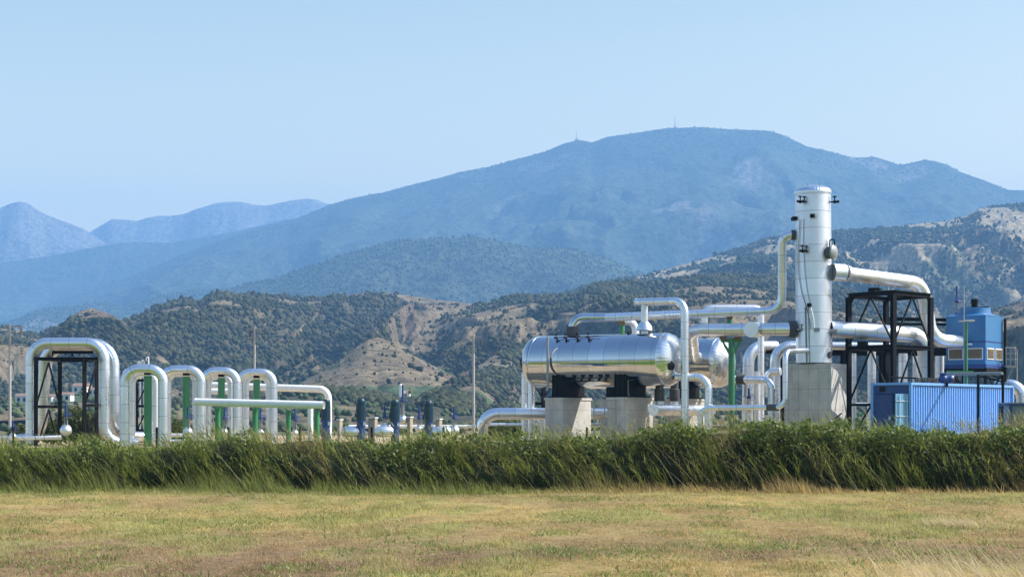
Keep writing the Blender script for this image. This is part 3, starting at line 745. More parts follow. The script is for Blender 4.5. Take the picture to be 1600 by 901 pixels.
def post(px_, top, Y, rpx, lab, shoe=True):
    c = P(px_, top, Y); r = mpx(rpx, Y)
    root = thing('support_post', lab, 'support post', (c.x, Y, YARD_Z), GP)
    MB().lathe((c.x, Y, YARD_Z-.1), (0,0,1), [(0, r), (c.z-YARD_Z-.05, r), (c.z-YARD_Z-.05, r*1.07), (c.z-YARD_Z+.1, r*1.07)], 20).build('column', M['green'], root)
    if shoe: MB().box((c.x, Y, c.z+.16), r*.8, r*.9, .1).build('pipe_shoe', M['black'], root)
for px_, top, Y, r, lab in ((231,587,102.5,6.1,'thick green post under the leftmost low loop'), (291,588,105.5,5.7,'green post under the second low loop from the left'), (346,590,108.5,5.5,'green post under the third low loop'), (401,592,111.5,5.3,'green post under the rightmost low loop')):
    post(px_, top, Y, r, lab)
for px_, Y, r, lab in ((340,99.6,4.3,'short green stub post under the left end of the white pipe'), (398.5,98.9,4.3,'short green stub post under the white pipe, second of the stubs'), (450.5,98.2,3.9,'short green stub post under the white pipe, third of the stubs'), (495,97.7,4.3,'short green stub post beside the leftmost pump motor')):
    post(px_, 637+(px_-340)*.03, Y, r, lab, False)
pipe('long white pipe on green stubs with a capped left end', [(306,627.5,99.9),(506,632.6,97.5)], 5.9, 'white', cap0='flat')
pipe('upper long white pipe ending in a bend down beside the first motor', [(303,601,120),(513,608,118),(513,700,118)], 5.4, 'white', bend=1.7, fl=((303,601,120,1,0,0,.2),))
pipe('short white pipe under the upper one, bending down between two loops', [(318,611,116),(383,611,116),(383,700,116)], 4.6, 'white', bend=1.8)
pipe('thin white upright pipe under the white pipe near the motors', [(485,637,102),(485,700,102)], 4.3, 'white')
pipe('low white pipe along the ground at the far left edge', [(-120,686,103),(96,683,103)], 3.4, 'white')
pipe('low white pipe along the ground below the low loops', [(196,679,110),(330,680,110)], 3.0, 'white')
pipe('lower of the two ground pipes below the low loops', [(196,688,108),(330,689,108)], 3.0, 'clad')
pipe('slim white ground pipe running between the motors and the silver bend', [(545,666,118),(745,666,118)], 2.6, 'white')
pipe('slim pale ground pipe running behind the long silver elbow pipe', [(765,663,122),(1010,663,122)], 2.6, 'clad_white')

# black support frames at left
def frame_thing(label, posts, beams, diags, cat='pipe frame', w=.2, base=None):
    c = P(*base); root = thing('steel_frame', label, cat, (c.x, c.y, YARD_Z), None)
    for a in posts: MB().beam(a[0], a[1], w).build('post', M['black'], root, False)
    for a in beams: MB().beam(a[0], a[1], w*.9).build('beam', M['black'], root, False)
    for a in diags: MB().bar(a[0], a[1], w*.42).build('brace', M['black'], root, False)
    return root
def zc(px_, Y, z0): v = P(px_, 0, Y); v.z = z0; return v
Yf_ = 103.2
fp = lambda x_, y_, Y=Yf_: P(x_, y_, Y)
frame_thing('black steel frame inside the tall silver loops', 
  [(zc(56,Yf_,.8), fp(56,559)), (zc(93.5,107.5,.8), fp(93.5,563,107.5)), (zc(132,Yf_,.8), fp(132,559)), (zc(151,107.5,.8), fp(151,563,107.5))],
  [(fp(53,560), fp(153,560)), (fp(91,563,107.5), fp(155,563,107.5)), (fp(57,560), fp(94,563,107.5)), (fp(132,560), fp(151,563,107.5)), (fp(82,550,105), fp(146,550,105)), (fp(58,635), fp(91,635,106)), (fp(133,633), fp(151,633,107.5))],
  [(fp(57,632), fp(76,566,105)), (fp(76,566,105), fp(92,628,107)), (fp(134,630), fp(150,568,107)), (fp(76,640,105), fp(60,690)), (fp(76,640,105), fp(90,690,107)), (fp(150,640,107), fp(134,680)), (fp(82,549,105), fp(82,556,105)), (fp(113,549,105), fp(113,556,105))], w=.19, base=(100,700,105))
frame_thing('small black frame seen through the leftmost low loop', 
  [(zc(213,112,.8), fp(213,598,112)), (zc(246,112,.8), fp(246,598,112)), (zc(206,110,.8), fp(206,592,110))],
  [(fp(204,594,112), fp(250,594,112)), (fp(213,634,112), fp(246,634,112)), (fp(204,586,110), fp(222,586,110)), (fp(213,672,112), fp(246,672,112))],
  [(fp(215,630,112), fp(231,597,112)), (fp(231,597,112), fp(245,630,112)), (fp(215,670,112), fp(231,636,112)), (fp(231,636,112), fp(245,670,112))], w=.17, base=(230,700,112))

# ------------------------------------------------------------------ valves
def valve(px_, y_top, y_wheel, y_body, rb, Y, label, body='clad_white', group='blue gate valves', stem='blue2', side=True):
    c = P(px_, y_body, Y); root = thing('gate_valve', label, 'valve', (c.x, Y, YARD_Z), group)
    s = Y/F
    MB().cyl(P(px_, y_wheel, Y), P(px_, y_top, Y), 1.6*s, None, 10).build('stem', M[stem], root)
    m = MB(); wz = P(px_, y_wheel, Y); R = 4.6*s
    if side:
        ax = Vector((math.sin(.5), -math.cos(.5), 0)); wc = wz+Vector((5*s, -2*s, 0))
        e1 = Vector((math.cos(.5), math.sin(.5), 0)); e2 = Vector((0,0,1))
        m.tube([wc+(e1*math.cos(a)+e2*math.sin(a))*R for a in np.linspace(0, 2*math.pi, 17)], .45*s, 6, False)
        for a in (0, math.pi/2): m.cyl(wc-(e1*math.cos(a)+e2*math.sin(a))*R, wc+(e1*math.cos(a)+e2*math.sin(a))*R, .35*s, None, 6)
    m.build('handwheel', M[stem], root)
    m = MB(); m.lathe(wz-Vector((0,0,2.4*s)), (0,0,1), [(0, 2.6*s), (1.0*s, 4.0*s), (2.6*s, 4.0*s), (3.8*s, 2.2*s), (5*s, 1.8*s)], 14); m.build('gearbox', M[stem], root)
    top = y_body-rb*.7; m = MB()
    for dx in (-1.9, 1.9): m.bar(P(px_+dx, y_wheel+2, Y), P(px_+dx*1.3, top, Y), 1.0*s, 1.2*s)
    m.cyl(P(px_, y_wheel+2, Y), P(px_, top, Y), .6*s, None, 8); m.build('yoke', M['grey'], root)
    m = MB(); m.ball(c, rb*s, 18, .95); m.lathe(P(px_, y_body-rb*.8, Y), (0,0,1), [(-.5*s, rb*.6*s), (1.2*s, rb*.6*s), (1.3*s, rb*.3*s)], 14); m.build('valve_body', M[body], root)
    return root
for a in ((20,657,670,682,6,102,'small blue stem valve by the pole at the far left edge'),
          (103,628,648,672,9.5,102,'blue stem valve on a round white body inside the black frame'),
          (293.5,635,651,675,8,101,'blue stem valve with round body below the second green post'),
          (351,636,652,675,6,107.5,'dark blue stem valve right of the third green post'),
          (407,637,652,676,6,110,'dark blue stem valve right of the fourth green post'),
          (461,638,655,676,5,108,'dark blue stem valve between the stub posts'),
          (601,633,650,668,8,104,'blue stem valve with pale body between first motors past the pipe end'),
          (629,601,625,656,8,106,'tallest blue stem valve rising behind the middle motor'),
          (655,634,652,670,6,107,'short blue stem valve just left of the rightmost motor'),
          (709.5,635,652,672,8.5,104,'blue stem valve with lumpy pale body left of the silver elbow')):
    valve(*a)
valve(1495,447,470,492,3,117.5,'blue stem valve standing behind the blue cooling unit', 'blue2', group='valves on the right')
# relief valve next to the tallest stem
c = P(627, 610, 107); r_ = thing('relief_valve', 'small white and red relief valve beside the tallest blue stem', 'valve', (c.x, 107, YARD_Z), None)
m = MB(); m.cyl(P(626,620,107), P(626,602,107), .10, None, 12); m.ball(P(626,602,107), .10, 12); m.build('bonnet', M['frame_white'], r_)
m = MB(); m.cyl(P(631,613,107), P(641,613,107), .07); m.cyl(P(639,619,107), P(639,609,107), .09); m.build('outlet', M['frame_white'], r_)
MB().cyl(P(638,611.5,106.8), P(642,611.5,106.8), .13).build('flange', M['rust'], r_)
MB().cyl(P(629,621,107), P(629,660,107), .07).build('riser', M['grey'], r_)

# pump motors
def motor(px_, top, Y, lab):
    s = Y/F; c = P(px_, 700, Y); root = thing('pump_motor', lab, 'motor', (c.x, Y, YARD_Z), 'vertical pump motors')
    z0 = P(px_, top, Y).z; X0 = c.x; o = (X0, Y, z0)
    MB().lathe(o, (0,0,-1), [(0, .001), (0, 5.6*s), (1*s, 6.2*s), (3*s, 6.6*s), (3.2*s, 7.2*s), (9*s, 7.4*s), (10*s, 7.0*s)], 24).build('fan_cowl', M['teal'], root)
    fins = lambda t_, a: 1+.022*(1 if math.sin(a*20) > 0 else -1)
    MB().lathe(o, (0,0,-1), [(9.5*s, 6.9*s), (10*s, 7.4*s), (33*s, 7.4*s), (34*s, 7*s)], 80, fins).build('motor_body', M['teal'], root, True, 20)
    m = MB(); m.lathe(o, (0,0,-1), [(33*s, 8.2*s), (35*s, 8.2*s), (35*s, 6.6*s), (41*s, 6.4*s), (41*s, 7.6*s), (43*s, 7.6*s), (43*s, 6.4*s), (60*s, 6.9*s)], 24); m.build('coupling', M['blue2'], root)
    MB().box((X0+6*s, Y-5.6*s, z0-38*s), 2.2*s, .6*s, 2.4*s).build('nameplate', M['frame_white'], root)
    MB().box((X0-7.6*s, Y-1*s, z0-25*s), 1.8*s, 2*s, 3.4*s).build('terminal_box', M['teal'], root)
    m = MB(); m.cyl((X0, Y, .8), (X0, Y, z0-59*s), 6.5*s); m.build('pump_barrel', M['blue2'], root)
for p_, t_, Y, lab in ((509,623.5,103,'teal and blue vertical motor at the end of the white pipe'), (564,623.5,103.5,'teal vertical motor standing alone, second from the left'), (617,625,104,'teal vertical motor beside the tallest blue stem'), (669.5,626.5,104.5,'rightmost teal vertical motor, nearest the silver elbow')):
    motor(p_, t_, Y, lab)
def block(px0, px1, py0, lab, Y, dz=.0):
    a = P(px0, py0, Y); b_ = P(px1, py0, Y); c = (a+b_)/2
    root = thing('cable_cabinet', lab, 'cabinet', (c.x, Y, YARD_Z), 'pale cabinets behind the motors')
    MB().box((c.x, Y, (a.z+YARD_Z)/2), (b_.x-a.x)/2, .22, (a.z-YARD_Z)/2, -.3).build('cabinet_body', M['sand'], root, False)
    MB().box((c.x, Y, a.z+.03), (b_.x-a.x)/2+.04, .26, .03, -.3).build('hood', M['frame_white'], root, False)
    MB().box((c.x-.02, Y-.235, (a.z+YARD_Z)/2+.3), (b_.x-a.x)/2*.55, .01, .35, -.3).build('panel', M['pole_c'], root, False)
block(577,588,653,'pale cabinet right of the second motor', 105)
block(638,643,652,'narrow pale cabinet right of the third motor', 106)
block(682,689,655,'pale cabinet right of the rightmost motor', 106)
block(529,533,656,'narrow pale cabinet right of the first motor', 107)
for x0, lab in ((600,'rounded pale pump casing below the tallest valve'), (548,'rounded pale pump casing left of the second motor'), (690,'rounded pale pump casing near the last valve')):
    c = P(x0, 674, 103.5); m = MB(); m.lathe(c-Vector((.55,0,0)), (1,0,0), [(0,.001),(.05,.2),(.2,.3),(.9,.3),(1.05,.2),(1.1,.001)], 18)
    o = m.build('pump_casing', M['clad_white'], None); tag(o, lab, 'pump casing', 'pump casings')
# vent pipes above the low loop
vt = thing('vent_stack', 'cluster of three thin white vents above the leftmost low loop', 'vent', (P(226,0,116).x,116,YARD_Z))
for x_, t_ in ((219,565), (225,563), (232,558)):
    m = MB(); m.tube(fillet([P(x_,690,116), P(x_,t_,116), P(x_-3.5,t_,116), P(x_-3.5,t_+5,116)], .06, 4), .045, 8); m.build('vent', M['white'], vt)

# ------------------------------------------------------------------ separator vessels
AL = math.radians(31); AX = Vector((math.cos(AL), -math.sin(AL), 0)); AY = Vector((math.sin(AL), math.cos(AL), 0)); UZ = Vector((0,0,1))
def vessel(ctr, R, Lh, label, details=True):
    root = thing('separator_vessel', label, 'pressure vessel', (ctr.x, ctr.y, YARD_Z), 'horizontal separator vessels')
    MB().lathe(ctr-AX*Lh, AX, [(0, R)]+[(2*Lh*i/24, R) for i in range(1, 25)], 72).build('shell', M['clad_bright'], root)
    def head(sgn, gore):
        pr = [(0, R*1.004)]; N = 14
        for i in range(N+1):
            a = math.pi/2*i/N; pr.append((.06+R*.52*math.sin(a), max(R*math.cos(a), .001)))
        g = 22
        lump = (lambda t_, a: 1-(.009*(1-abs(math.sin(g*a/1.0)))**1.8+.010*math.sin(a*7+t_*9))*min(1, t_/.1)) if gore else None
        return MB().lathe(ctr+AX*Lh*sgn, AX*sgn, pr, 176, lump)
    head(1, True).build('dome_head', M['clad_dome'], root, True, 30); head(-1, False).build('dome_head', M['clad_bright'], root)
    for sg in (1, -1):
        MB().lathe(ctr+AX*sg*(Lh-.03), AX, [(0, R*1.002), (.0, R*1.008), (.06, R*1.008), (.06, R*1.002)], 72).build('band', M['clad_dome'], root)
    return root
V1C = P(941, 563.5, 112); R1 = mpx(41, 112)
v1 = vessel(V1C, R1, 4.35, 'long mirror bright horizontal tank in front, with black valves along its top')
V2C = V1C+AY*7.9+AX*(.25); V2C.z = V1C.z
def at_v(c, t, ang, rr=1.0, R=R1):  # ang from vertical toward the camera
    return c+AX*t+(UZ*math.cos(ang)-AY*math.sin(ang))*R*rr
# place vessel 2 so that its dome shows right of the first
V2C = P(1022, 568, 119.5); v2 = vessel(V2C, R1*.985, 4.6, 'second bright tank half hidden behind the first, its dome behind the green support')
def saddle_and_pier(vc, t, wlab, Rv, cornerW=3.5, th=.95):
    bz = P(900, 621, 112).z
    c = vc+AX*t
    sd = MB()
    w_half = Rv*.86
    n_ = 14; 
    for s_ in (-1, 0, 1):
        o = c+AX*s_*.32; pts = []
        for i in range(n_+1):
            a = -1.02+2.04*i/n_; pts.append(o+AY*math.sin(a)*(Rv+.04)-UZ*math.cos(a)*(Rv+.04))
        top = pts; vs = []; 
        for p in top: vs.append(p-AX*.03); vs.append(p+AX*.03)
        for p in top:
            q = p.copy(); q.z = bz+.02; vs.append(q-AX*.03); vs.append(q+AX*.03)
        N = n_+1; fs = []
        for i in range(n_):
            a, b_ = 2*i, 2*i+2; A2, B2_ = a+2*N, b_+2*N
            fs += [(a, b_, B2_, A2), (a+1, A2+1, B2_+1, b_+1), (a, a+1, b_+1, b_), (A2, B2_, B2_+1, A2+1)]
        sd.add(vs, fs)
    for k in range(-3, 4):
        yy = k*.44; h = vc.z-math.sqrt(max(Rv**2-yy**2, .1))
        sd.bar(c+AY*yy+UZ*(bz-vc.z+.02), c+AY*yy+UZ*(h-vc.z), .62, .04, AY)
    sd.bar(c-AY*1.55+UZ*(bz+.04-vc.z), c+AY*1.55+UZ*(bz+.04-vc.z), 1.05, .08)
    root = thing('saddle_support', 'black steel saddle '+wlab, 'saddle', (c.x, c.y, bz), 'tank saddles')
    sd.build('saddle_plate', M['black'], root, False)
    pr = thing('concrete_pier', 'concrete pier '+wlab, 'pier', (c.x, c.y, YARD_Z), 'tank piers')
    a, b_ = .62, cornerW/2
    q = [c+AX*i*a+AY*j*b_ for i, j in ((-1,-1),(1,-1),(1,1),(-1,1))]
    lo = [Vector((v.x, v.y, .6)) for v in q]; hi = [Vector((v.x, v.y, bz)) for v in q]
    MB().hexa([Vector((v.x, v.y, v.z)) for v in lo]+hi).build('pier_block', M['concrete'], pr, False)
    q2 = [c+AX*i*(a+.05)+AY*j*(b_+.05) for i, j in ((-1,-1),(1,-1),(1,1),(-1,1))]
    MB().hexa([Vector((v.x, v.y, bz-.14)) for v in q2]+[Vector((v.x, v.y, bz-.003)) for v in q2]).build('pier_cap', M['concrete'], pr, False)
saddle_and_pier(V1C, -2.35, 'under the left end of the front tank', R1)
saddle_and_pier(V1C, 1.9, 'under the right end of the front tank', R1)
saddle_and_pier(V2C, -2.4, 'under the far left end of the rear tank', R1)
saddle_and_pier(V2C, 2.2, 'under the rear tank, behind the front uprights', R1)
# small valves on the front tank
def tap(base, out, root, s=1.0, mat='black', up=UZ):
    m = MB(); out = Vector(out).normalized()
    m.cyl(base, base+out*.16*s, .035*s, None, 8); m.ball(base+out*.2*s, .085*s, 10); m.cyl(base+out*.2*s, base+out*.2*s+up*.26*s, .028*s, None, 8)
    m.cyl(base+out*.2*s+up*.22*s, base+out*.2*s+up*.27*s, .095*s, None, 12); m.cyl(base+out*.22*s, base+out*.42*s, .06*s, None, 10)
    return m.build('sample_valve', M[mat], root)
for px_ in (883, 897, 914, 931):
    t_ = (px_-941)*112/F/math.cos(AL)*1.02
    tap(at_v(V1C, t_, .50), -AY+UZ*.1, v1, .95)
m = MB(); m.cyl(at_v(V1C, -2.75, .52, 1.06), at_v(V1C, .25, .52, 1.06), .025, None, 8); m.build('sample_line', M['black'], v1)
for px_ in (897, 913, 926, 938, 952, 962):
    t_ = (px_-941)*112/F/math.cos(AL)*1.02; tap(at_v(V1C, t_, 2.32), -AY-UZ*.4, v1, .85)
m = MB(); m.cyl(at_v(V1C, -2.9, 2.36, 1.1), at_v(V1C, 1.1, 2.36, 1.1), .03, None, 8); m.build('drain_line', M['black'], v1)
m = MB(); b0 = at_v(V1C, -2.78, 1.57, 1.12); m.cyl(Vector((b0.x, b0.y, P(0,610,111.5).z)), Vector((b0.x, b0.y, P(0,526,111.5).z)), .075, None, 12)
m.build('level_gauge', M['grey'], v1)
# manhole on the left head
c = V1C-AX*(4.35+R1*.54); m = MB(); m.cyl(c, c-AX*.32, .36, None, 24); m.cyl(c-AX*.2, c-AX*.3, .44, None, 24); m.build('manhole', M['black'], v1)
m = MB(); m.tube(fillet([c-AX*.1+UZ*.3, c-AX*.1+UZ*.85, c-AX*.36+UZ*.85, c-AX*.36+UZ*.3], .12), .035, 8); m.build('davit', M['frame_white'], v1)
c = at_v(V1C, 4.35, 2.0, .62)+AX*.75; m = MB(); m.lathe(c, AX, [(-.35,.22),(0,.26),(.12,.14)], 20, lambda t_, a: 1+.12*math.sin(a*5)); m.build('wrapped_nozzle', M['void'], v1)
# lifting lug
m = MB(); m.cyl(at_v(V1C, 1.9, .1)-AX*.05, at_v(V1C, 1.9, .1)+AX*.05, .16, None, 12); m.build('lifting_lug', M['black'], v1)
for t_ in (3.0, 3.85): 
    pass
# dark sleeves below the tanks leading to the pale header
for x_, Y, lab in ((1030.5,111.2,'left dark sleeved drop pipe under the right end of the front tank'), (1054,113.2,'right dark sleeved drop pipe beside the tall silver upright')):
    a, b_ = P(x_,633,Y), P(x_,601,Y); root = thing('drop_pipe', lab, 'pipe', (a.x, Y, YARD_Z), 'sleeved drop pipes')
    MB().lathe(a, (0,0,1), [(.25,.30),(.27,.31),((b_-a).length*.78,.31),((b_-a).length*.82,.24),((b_-a).length+.3,.24)], 22).build('sleeve', M['dark'], root)
    MB().cyl(a-UZ*.3, a+UZ*.3, .25).build('spool', M['clad'], root)
a = P(1021,640,109.2); b_ = a+AY*8
root = thing('header_pipe', 'fat silver header pipe with a flat capped end, low in front of the right pier', 'pipe', (a.x, a.y, YARD_Z))
MB().lathe(a, b_-a, [(0, mpx(9.2,109.2)), (1.2, mpx(9.2,109.2)), (2.5, mpx(9.2,109.2)), (8, mpx(9.2,109.2))], 26).build('pipe_run', M['clad'], root)
MB().lathe(a, a-b_, [(0, mpx(9.4,109.2)), (.05, mpx(9.4,109.2)), (.06, .001)], 26).build('end_cap', M['clad_white'], root)

# instrument tree in front of the tank
root = thing('instrument_stand', 'spidery grey instrument stand under the middle of the front tank', 'instrument', (P(981,620,110).x, 110, P(981,620,110).z))
m = MB(); m.bar(P(981,621,110), P(981,583,110), .07); m.bar(P(973,590,110), P(989,590,110), .06); m.bar(P(973,590,110), P(973,581,110), .05); m.bar(P(989,590,110), P(989,581,110), .05); m.bar(P(978,620,110), P(981,611,110), .05); m.bar(P(984,620,110), P(981,611,110), .05); m.build('stand', M['grey'], root, False)
for x_ in (970, 976, 985, 992): MB().lathe(P(x_,583,110), (0,0,1), [(0,.05),(.03,.11),(.16,.12),(.2,.05)], 12).build('transmitter', M['black'], root)
m = MB(); m.tube([P(x_, 624+5*math.sin(i*.8), 110) for i, x_ in enumerate(range(962, 992, 2))], .03, 6); m.build('cable', M['black'], root)

# ------------------------------------------------------------------ process pipes on the right
G3 = None
pipe('big silver elbow pipe running low behind the piers, left of the tanks', [(755,712,116),(752,646,115.5),(985,646,115.5)], 9.3, 'clad', 1.7, cat='pipe')
pipe('stout short silver stub below the elbow pipe', [(848,652,117),(848,700,117)], 8.5, 'clad_white')
pipe('upright silver pipe with rounded top, left one behind the tank end', [(820,700,118),(820,583,118)], 5.2, 'clad', cap1='dome', group='twin uprights behind the tank')
pipe('upright silver pipe with rounded top, right one behind the tank end', [(830.5,700,116.8),(830.5,594,116.8)], 5.6, 'clad', cap1='dome', group='twin uprights behind the tank')
frame_thing('small black braced post behind the left end of the front tank', [(zc(849,118,.8), fp(849,590,118))], [(fp(836,630,118), fp(862,630,118))], [(fp(849,622,118), fp(836,604,118)), (fp(849,622,118), fp(861,604,118))], w=.2, base=(849,700,118))
# P1 nozzle and long overhead line
pipe('silver elbow rising from the left top of the front tank', [(895,530,113.3),(895,496,113.3),(945,496,113.2)], 7.2, 'clad_bright', 1.5, fl=((895,517,113.3,0,0,1,.55),), name='nozzle_pipe', group=None, flr=1.35)
pipe('long overhead silver pipe from the tank elbow up to the top elbow of the column', [(943,496,113.2),(1222,485,111.3),(1222,367,110.8),(1250,367,110.6)], 6.6, 'clad', 2.2, fl=((1241,367,110.6,1,0,0,.35),), flr=1.18)
pipe('tall upright silver pipe before the tank dome, arching left over the tank', [(1007,524,110.6),(1007,494,110.6)], 5.6, 'clad_white', name='nozzle_pipe', fl=((1007,511,110.6,0,0,1,.3),))
_c = [o for o in bpy.data.objects if o.name.startswith('nozzle_pipe') and o.get('label', '').startswith('tall upright')][-1]; _c['label'] = 'short pale upright nozzle on top of the front tank below the arch pipe'
m = MB(); m.lathe(P(1007,516,110.6), (0,0,1), [(0,.5),(.3,.42),(.5,.24)], 22); m.build('reducer', M['clad'], _c)
pipe('tall silver arch pipe whose right leg stands in front of the tank dome', [(995,472,110.9),(1070,470,108.7),(1070,704,108.7)], 6.1, 'clad', 2.0, cap0='dome')
MB().cyl(P(1007,496,110.6), P(1007,474,110.6), .2).build('branch', M['clad_white'], _c)
pipe('short silver pipe leaving the tank dome and dropping right of the tall upright', [(1056,589,109.2),(1107,589,108.4),(1107,704,108.4)], 6.2, 'clad', 2.0)
pipe('thin silver pipe looping from the hedge up to the foot of the column', [(1093,700,107.6),(1095,637,107.6),(1227,636,106.6),(1227,549,106.6),(1262,547,109.6)], 4.2, 'clad', 2.2, fl=((1207,636.2,106.75,1,0,0,.75),), flr=1.25)
pipe('thick silver pipe from the rear tank up and across to the column flange', [(1093,560,117.2),(1083,556,114.2),(1080,520,112.4),(1090,515,112),(1245,514,110.5)], 9.4, 'clad', 1.4, fl=((1091,560,116.6,.4,1,0,.3),(1239,514,110.6,1,0,0,.5)), flr=1.32)
a = P(1174,514.5,110.4); root = thing('pipe_stub', 'short fat silver stub with a flat round cap on the thick pipe', 'pipe', (a.x, a.y, YARD_Z))
MB().lathe(a, AY, [(0, .46), (.9, .46), (1.2, .36), (1.6, .36)], 28).build('pipe_run', M['clad_bright'], root)
MB().lathe(a, -AY, [(0, .475), (.05, .475), (.06, .001)], 28).build('end_cap', M['clad_white'], root)
# green Y support
root = thing('pipe_support', 'green Y shaped support in front of the rear tank dome', 'support', (P(1143,0,112).x, 112, YARD_Z))
m = MB(); m.cyl(zc(1143,112,.8), fp(1143,528,112), .19, None, 16); m.build('column', M['green'], root)
m = MB(); m.bar(fp(1143,556,112), fp(1129,534,112), .16); m.bar(fp(1143,556,112), fp(1156,534,112), .16); m.bar(fp(1126,532,112), fp(1160,532,112), .18, .2); m.build('arm', M['green'], root, False)
for x_ in (1130, 1153): MB().box(P(x_,528,112), .2, .2, .09).build('pad', M['rust'], root, False)
root2 = thing('pipe_hanger', 'short green hanger between the thick pipe and the overhead line', 'support', (P(1140,0,112).x, 112, P(0,506,112).z))
MB().cyl(P(1140,506,112.2), P(1140,498,112.2), .16).build('stub', M['green'], root2); MB().box(P(1140,495.5,112.2), .18, .18, .09).build('pad', M['rust'], root2)
root2 = thing('pipe_hanger', 'short green support on the front tank top under the overhead line', 'support', (P(972,0,114).x, 114, P(0,524,114).z))
MB().cyl(P(972,524,114), P(972,508,114), .15).build('stub', M['green'], root2); MB().box(P(971,504.5,114), .2, .2, .1).build('pad', M['rust'], root2)
pipe('short silver elbow on top of the rear tank, behind the nozzle', [(975,502,118),(991,504,118),(994,524,118)], 5.5, 'clad_white', 1.5)
# rear verticals
G4 = 'inverted U pipes right of the rear tank'
pipe('wide bent silver pipe just right of the rear tank dome', [(1167,704,120.5),(1170,541,120.5),(1212,541,121.5)], 9, 'clad', 2.2, group=G4)
pipe('thinner silver upright beside the wide bent pipe', [(1183,704,118.5),(1183,580,118.5)], 4.4, 'clad_white', group=G4)
pipe('white upright of the square arch behind the overhead line', [(1101,525,119),(1101,481,119),(1189,481,119),(1189,704,119)], 5.0, 'clad_white', 1.3)
pipe('silver bent pipe passing behind the column at mid height', [(1211,704,117),(1211,541,117),(1262,540,117)], 8.2, 'clad', 1.9, group=G4)
pipe('silver pipe leaving the rear tank dome and bending down, with dark sleeve', [(1150,592,114.6),(1206,594,112.4),(1206,704,112.4)], 6.0, 'clad', 1.8, fl=((1158,592.4,114.2,1,-.4,0,.55),), flr=1.3)
pipe('short pale hooked pipe left of the concrete plinth', [(1199,620,115),(1199,581,115),(1219,580,114.6)], 6.0, 'clad_white', 1.3, cap1='flat')
valve(1170,606,620,640,5,113,'small dark blue valve low between the rear pipes', group='valves on the right', stem='blue2')
frame_thing('dark beam on a stub behind the bent silver pipes', [(zc(1222,121,.8), fp(1222,548,121))], [(fp(1196,550,121), fp(1238,550,121))], [], w=.22, base=(1222,700,121))
m = MB(); m.bar(P(928,625,109.5), P(962,626,109.5), .05); 
root = thing('handrail', 'thin grey handrail between the two concrete piers', 'railing', (P(945,0,109.5).x, 109.5, YARD_Z))
m = MB(); m.cyl(P(926,624.5,109), P(966,625,109), .035, None, 8); m.cyl(P(926,637,109), P(966,637,109), .03, None, 8); m.build('rail', M['grey'], root)
for x_ in (928, 945, 963): MB().cyl(zc(x_,109,.8), fp(x_,624.5,109), .035, None, 8).build('rail_post', M['grey'], root)

# ------------------------------------------------------------------ column
CB = P(1272, 568, 110.5); CT = P(1270, 303, 110.5); RC = mpx(28, 110.5)
col = thing('separator_column', 'tall white clad column with domed top on a concrete plinth', 'column', (CB.x, CB.y, CB.z))
ax = (CT-CB).normalized(); LC = (CT-CB).length
MB().lathe(CB, ax, [(LC*i/40, RC) for i in range(41)], 64).build('shell', M['clad_col'], col)
g = 18
MB().lathe(CT, ax, [(0, RC), (0, RC*1.045), (.10, RC*1.05), (.12, RC*1.045)]+[(.12+.40*math.sin(math.pi/2*i/9), max(RC*1.04*math.cos(math.pi/2*i/9), .001)) for i in range(1, 10)], 144,
   lambda t_, a: 1-.018*(1-abs(math.sin(g*a)))**2*(1 if t_ > .11 else 0)).build('dome_head', M['clad_dome'], col)
MB().lathe(CB, ax, [(-.04, RC*1.03), (.05, RC*1.03), (.051, RC)], 64).build('base_ring', M['dark'], col)
for dx in (-8, 12): MB().cyl(CT+UZ*.42+Vector((dx*.038,0,0)), CT+UZ*.62+Vector((dx*.038,0,0)), .04, None, 8).build('lug', M['grey'], col)
def onc(px_, py_, out=0.0):   # point on the front of the column shell
    z_ = P(0, py_, 110.5-RC*.6).z; t_ = (z_-CB.z)/LC; cx = CB.x+(CT.x-CB.x)*t_
    dx = (px_-800)*(110.5-RC*.7)/F-cx; dx = max(-RC*.999, min(RC*.999, dx)); dy = -math.sqrt(RC*RC-dx*dx)
    d = Vector((dx, dy, 0)).normalized(); return Vector((cx+dx, CB.y+dy, z_))+d*out, d
for px_, py_ in ((1254, 316), (1299, 315), (1256.5, 393)):
    q, d = onc(px_, py_); tap(q, d, col, 1.25)
    if px_ < 1290: q2, d2 = onc(px_+4.5, py_); tap(q2, d2, col, 1.1)
for px_, py_, wd, mt in ((1245,340,8,'black'), (1268.5,338.5,4,'black'), (1273,338.5,3,'frame_white'), (1274.5,515.5,4,'grey'), (1264,477,3,'black')):
    q, d = onc(px_, py_, .08); MB().box(q, mpx(wd,110), .12, mpx(2.8,110), math.atan2(d.y, d.x)+math.pi/2).build('junction_box', M[mt], col, False)
def conduit(pts, r, mt='grey'):
    m = MB(); m.tube([onc(a, b_, .05)[0] for a, b_ in pts], r, 6); m.build('conduit', M[mt], col)
conduit([(1251,343),(1250,372),(1249,400),(1250,430),(1253,455),(1259,478),(1264,500),(1266,513)], .022)
conduit([(1256,343),(1255.5,380),(1258,430),(1262,460),(1265,477)], .018)
conduit([(1258,480),(1258.5,500),(1259,520),(1260,566)], .04); conduit([(1262,478),(1263,510),(1264,566)], .03); conduit([(1266,480),(1270,500),(1271,514)], .035, 'clad_white')
q, d = onc(1296.5, 554); MB().cyl(q-d*.1, q+d*.06, .2, None, 20).build('handhole', M['void'], col)
q, d = onc(1250, 516); MB().bar(q-Vector((.2,0,0)), q+Vector((.35,-.1,0)), .16).build('nozzle', M['black'], col); tap(q+Vector((.3,-.05,.05)), d, col, 1.2, 'grey')
q, d = onc(1298.8, 517.5); MB().cyl(q-d*.1, q+d*.35, .15, None, 12).build('nozzle', M['grey'], col)
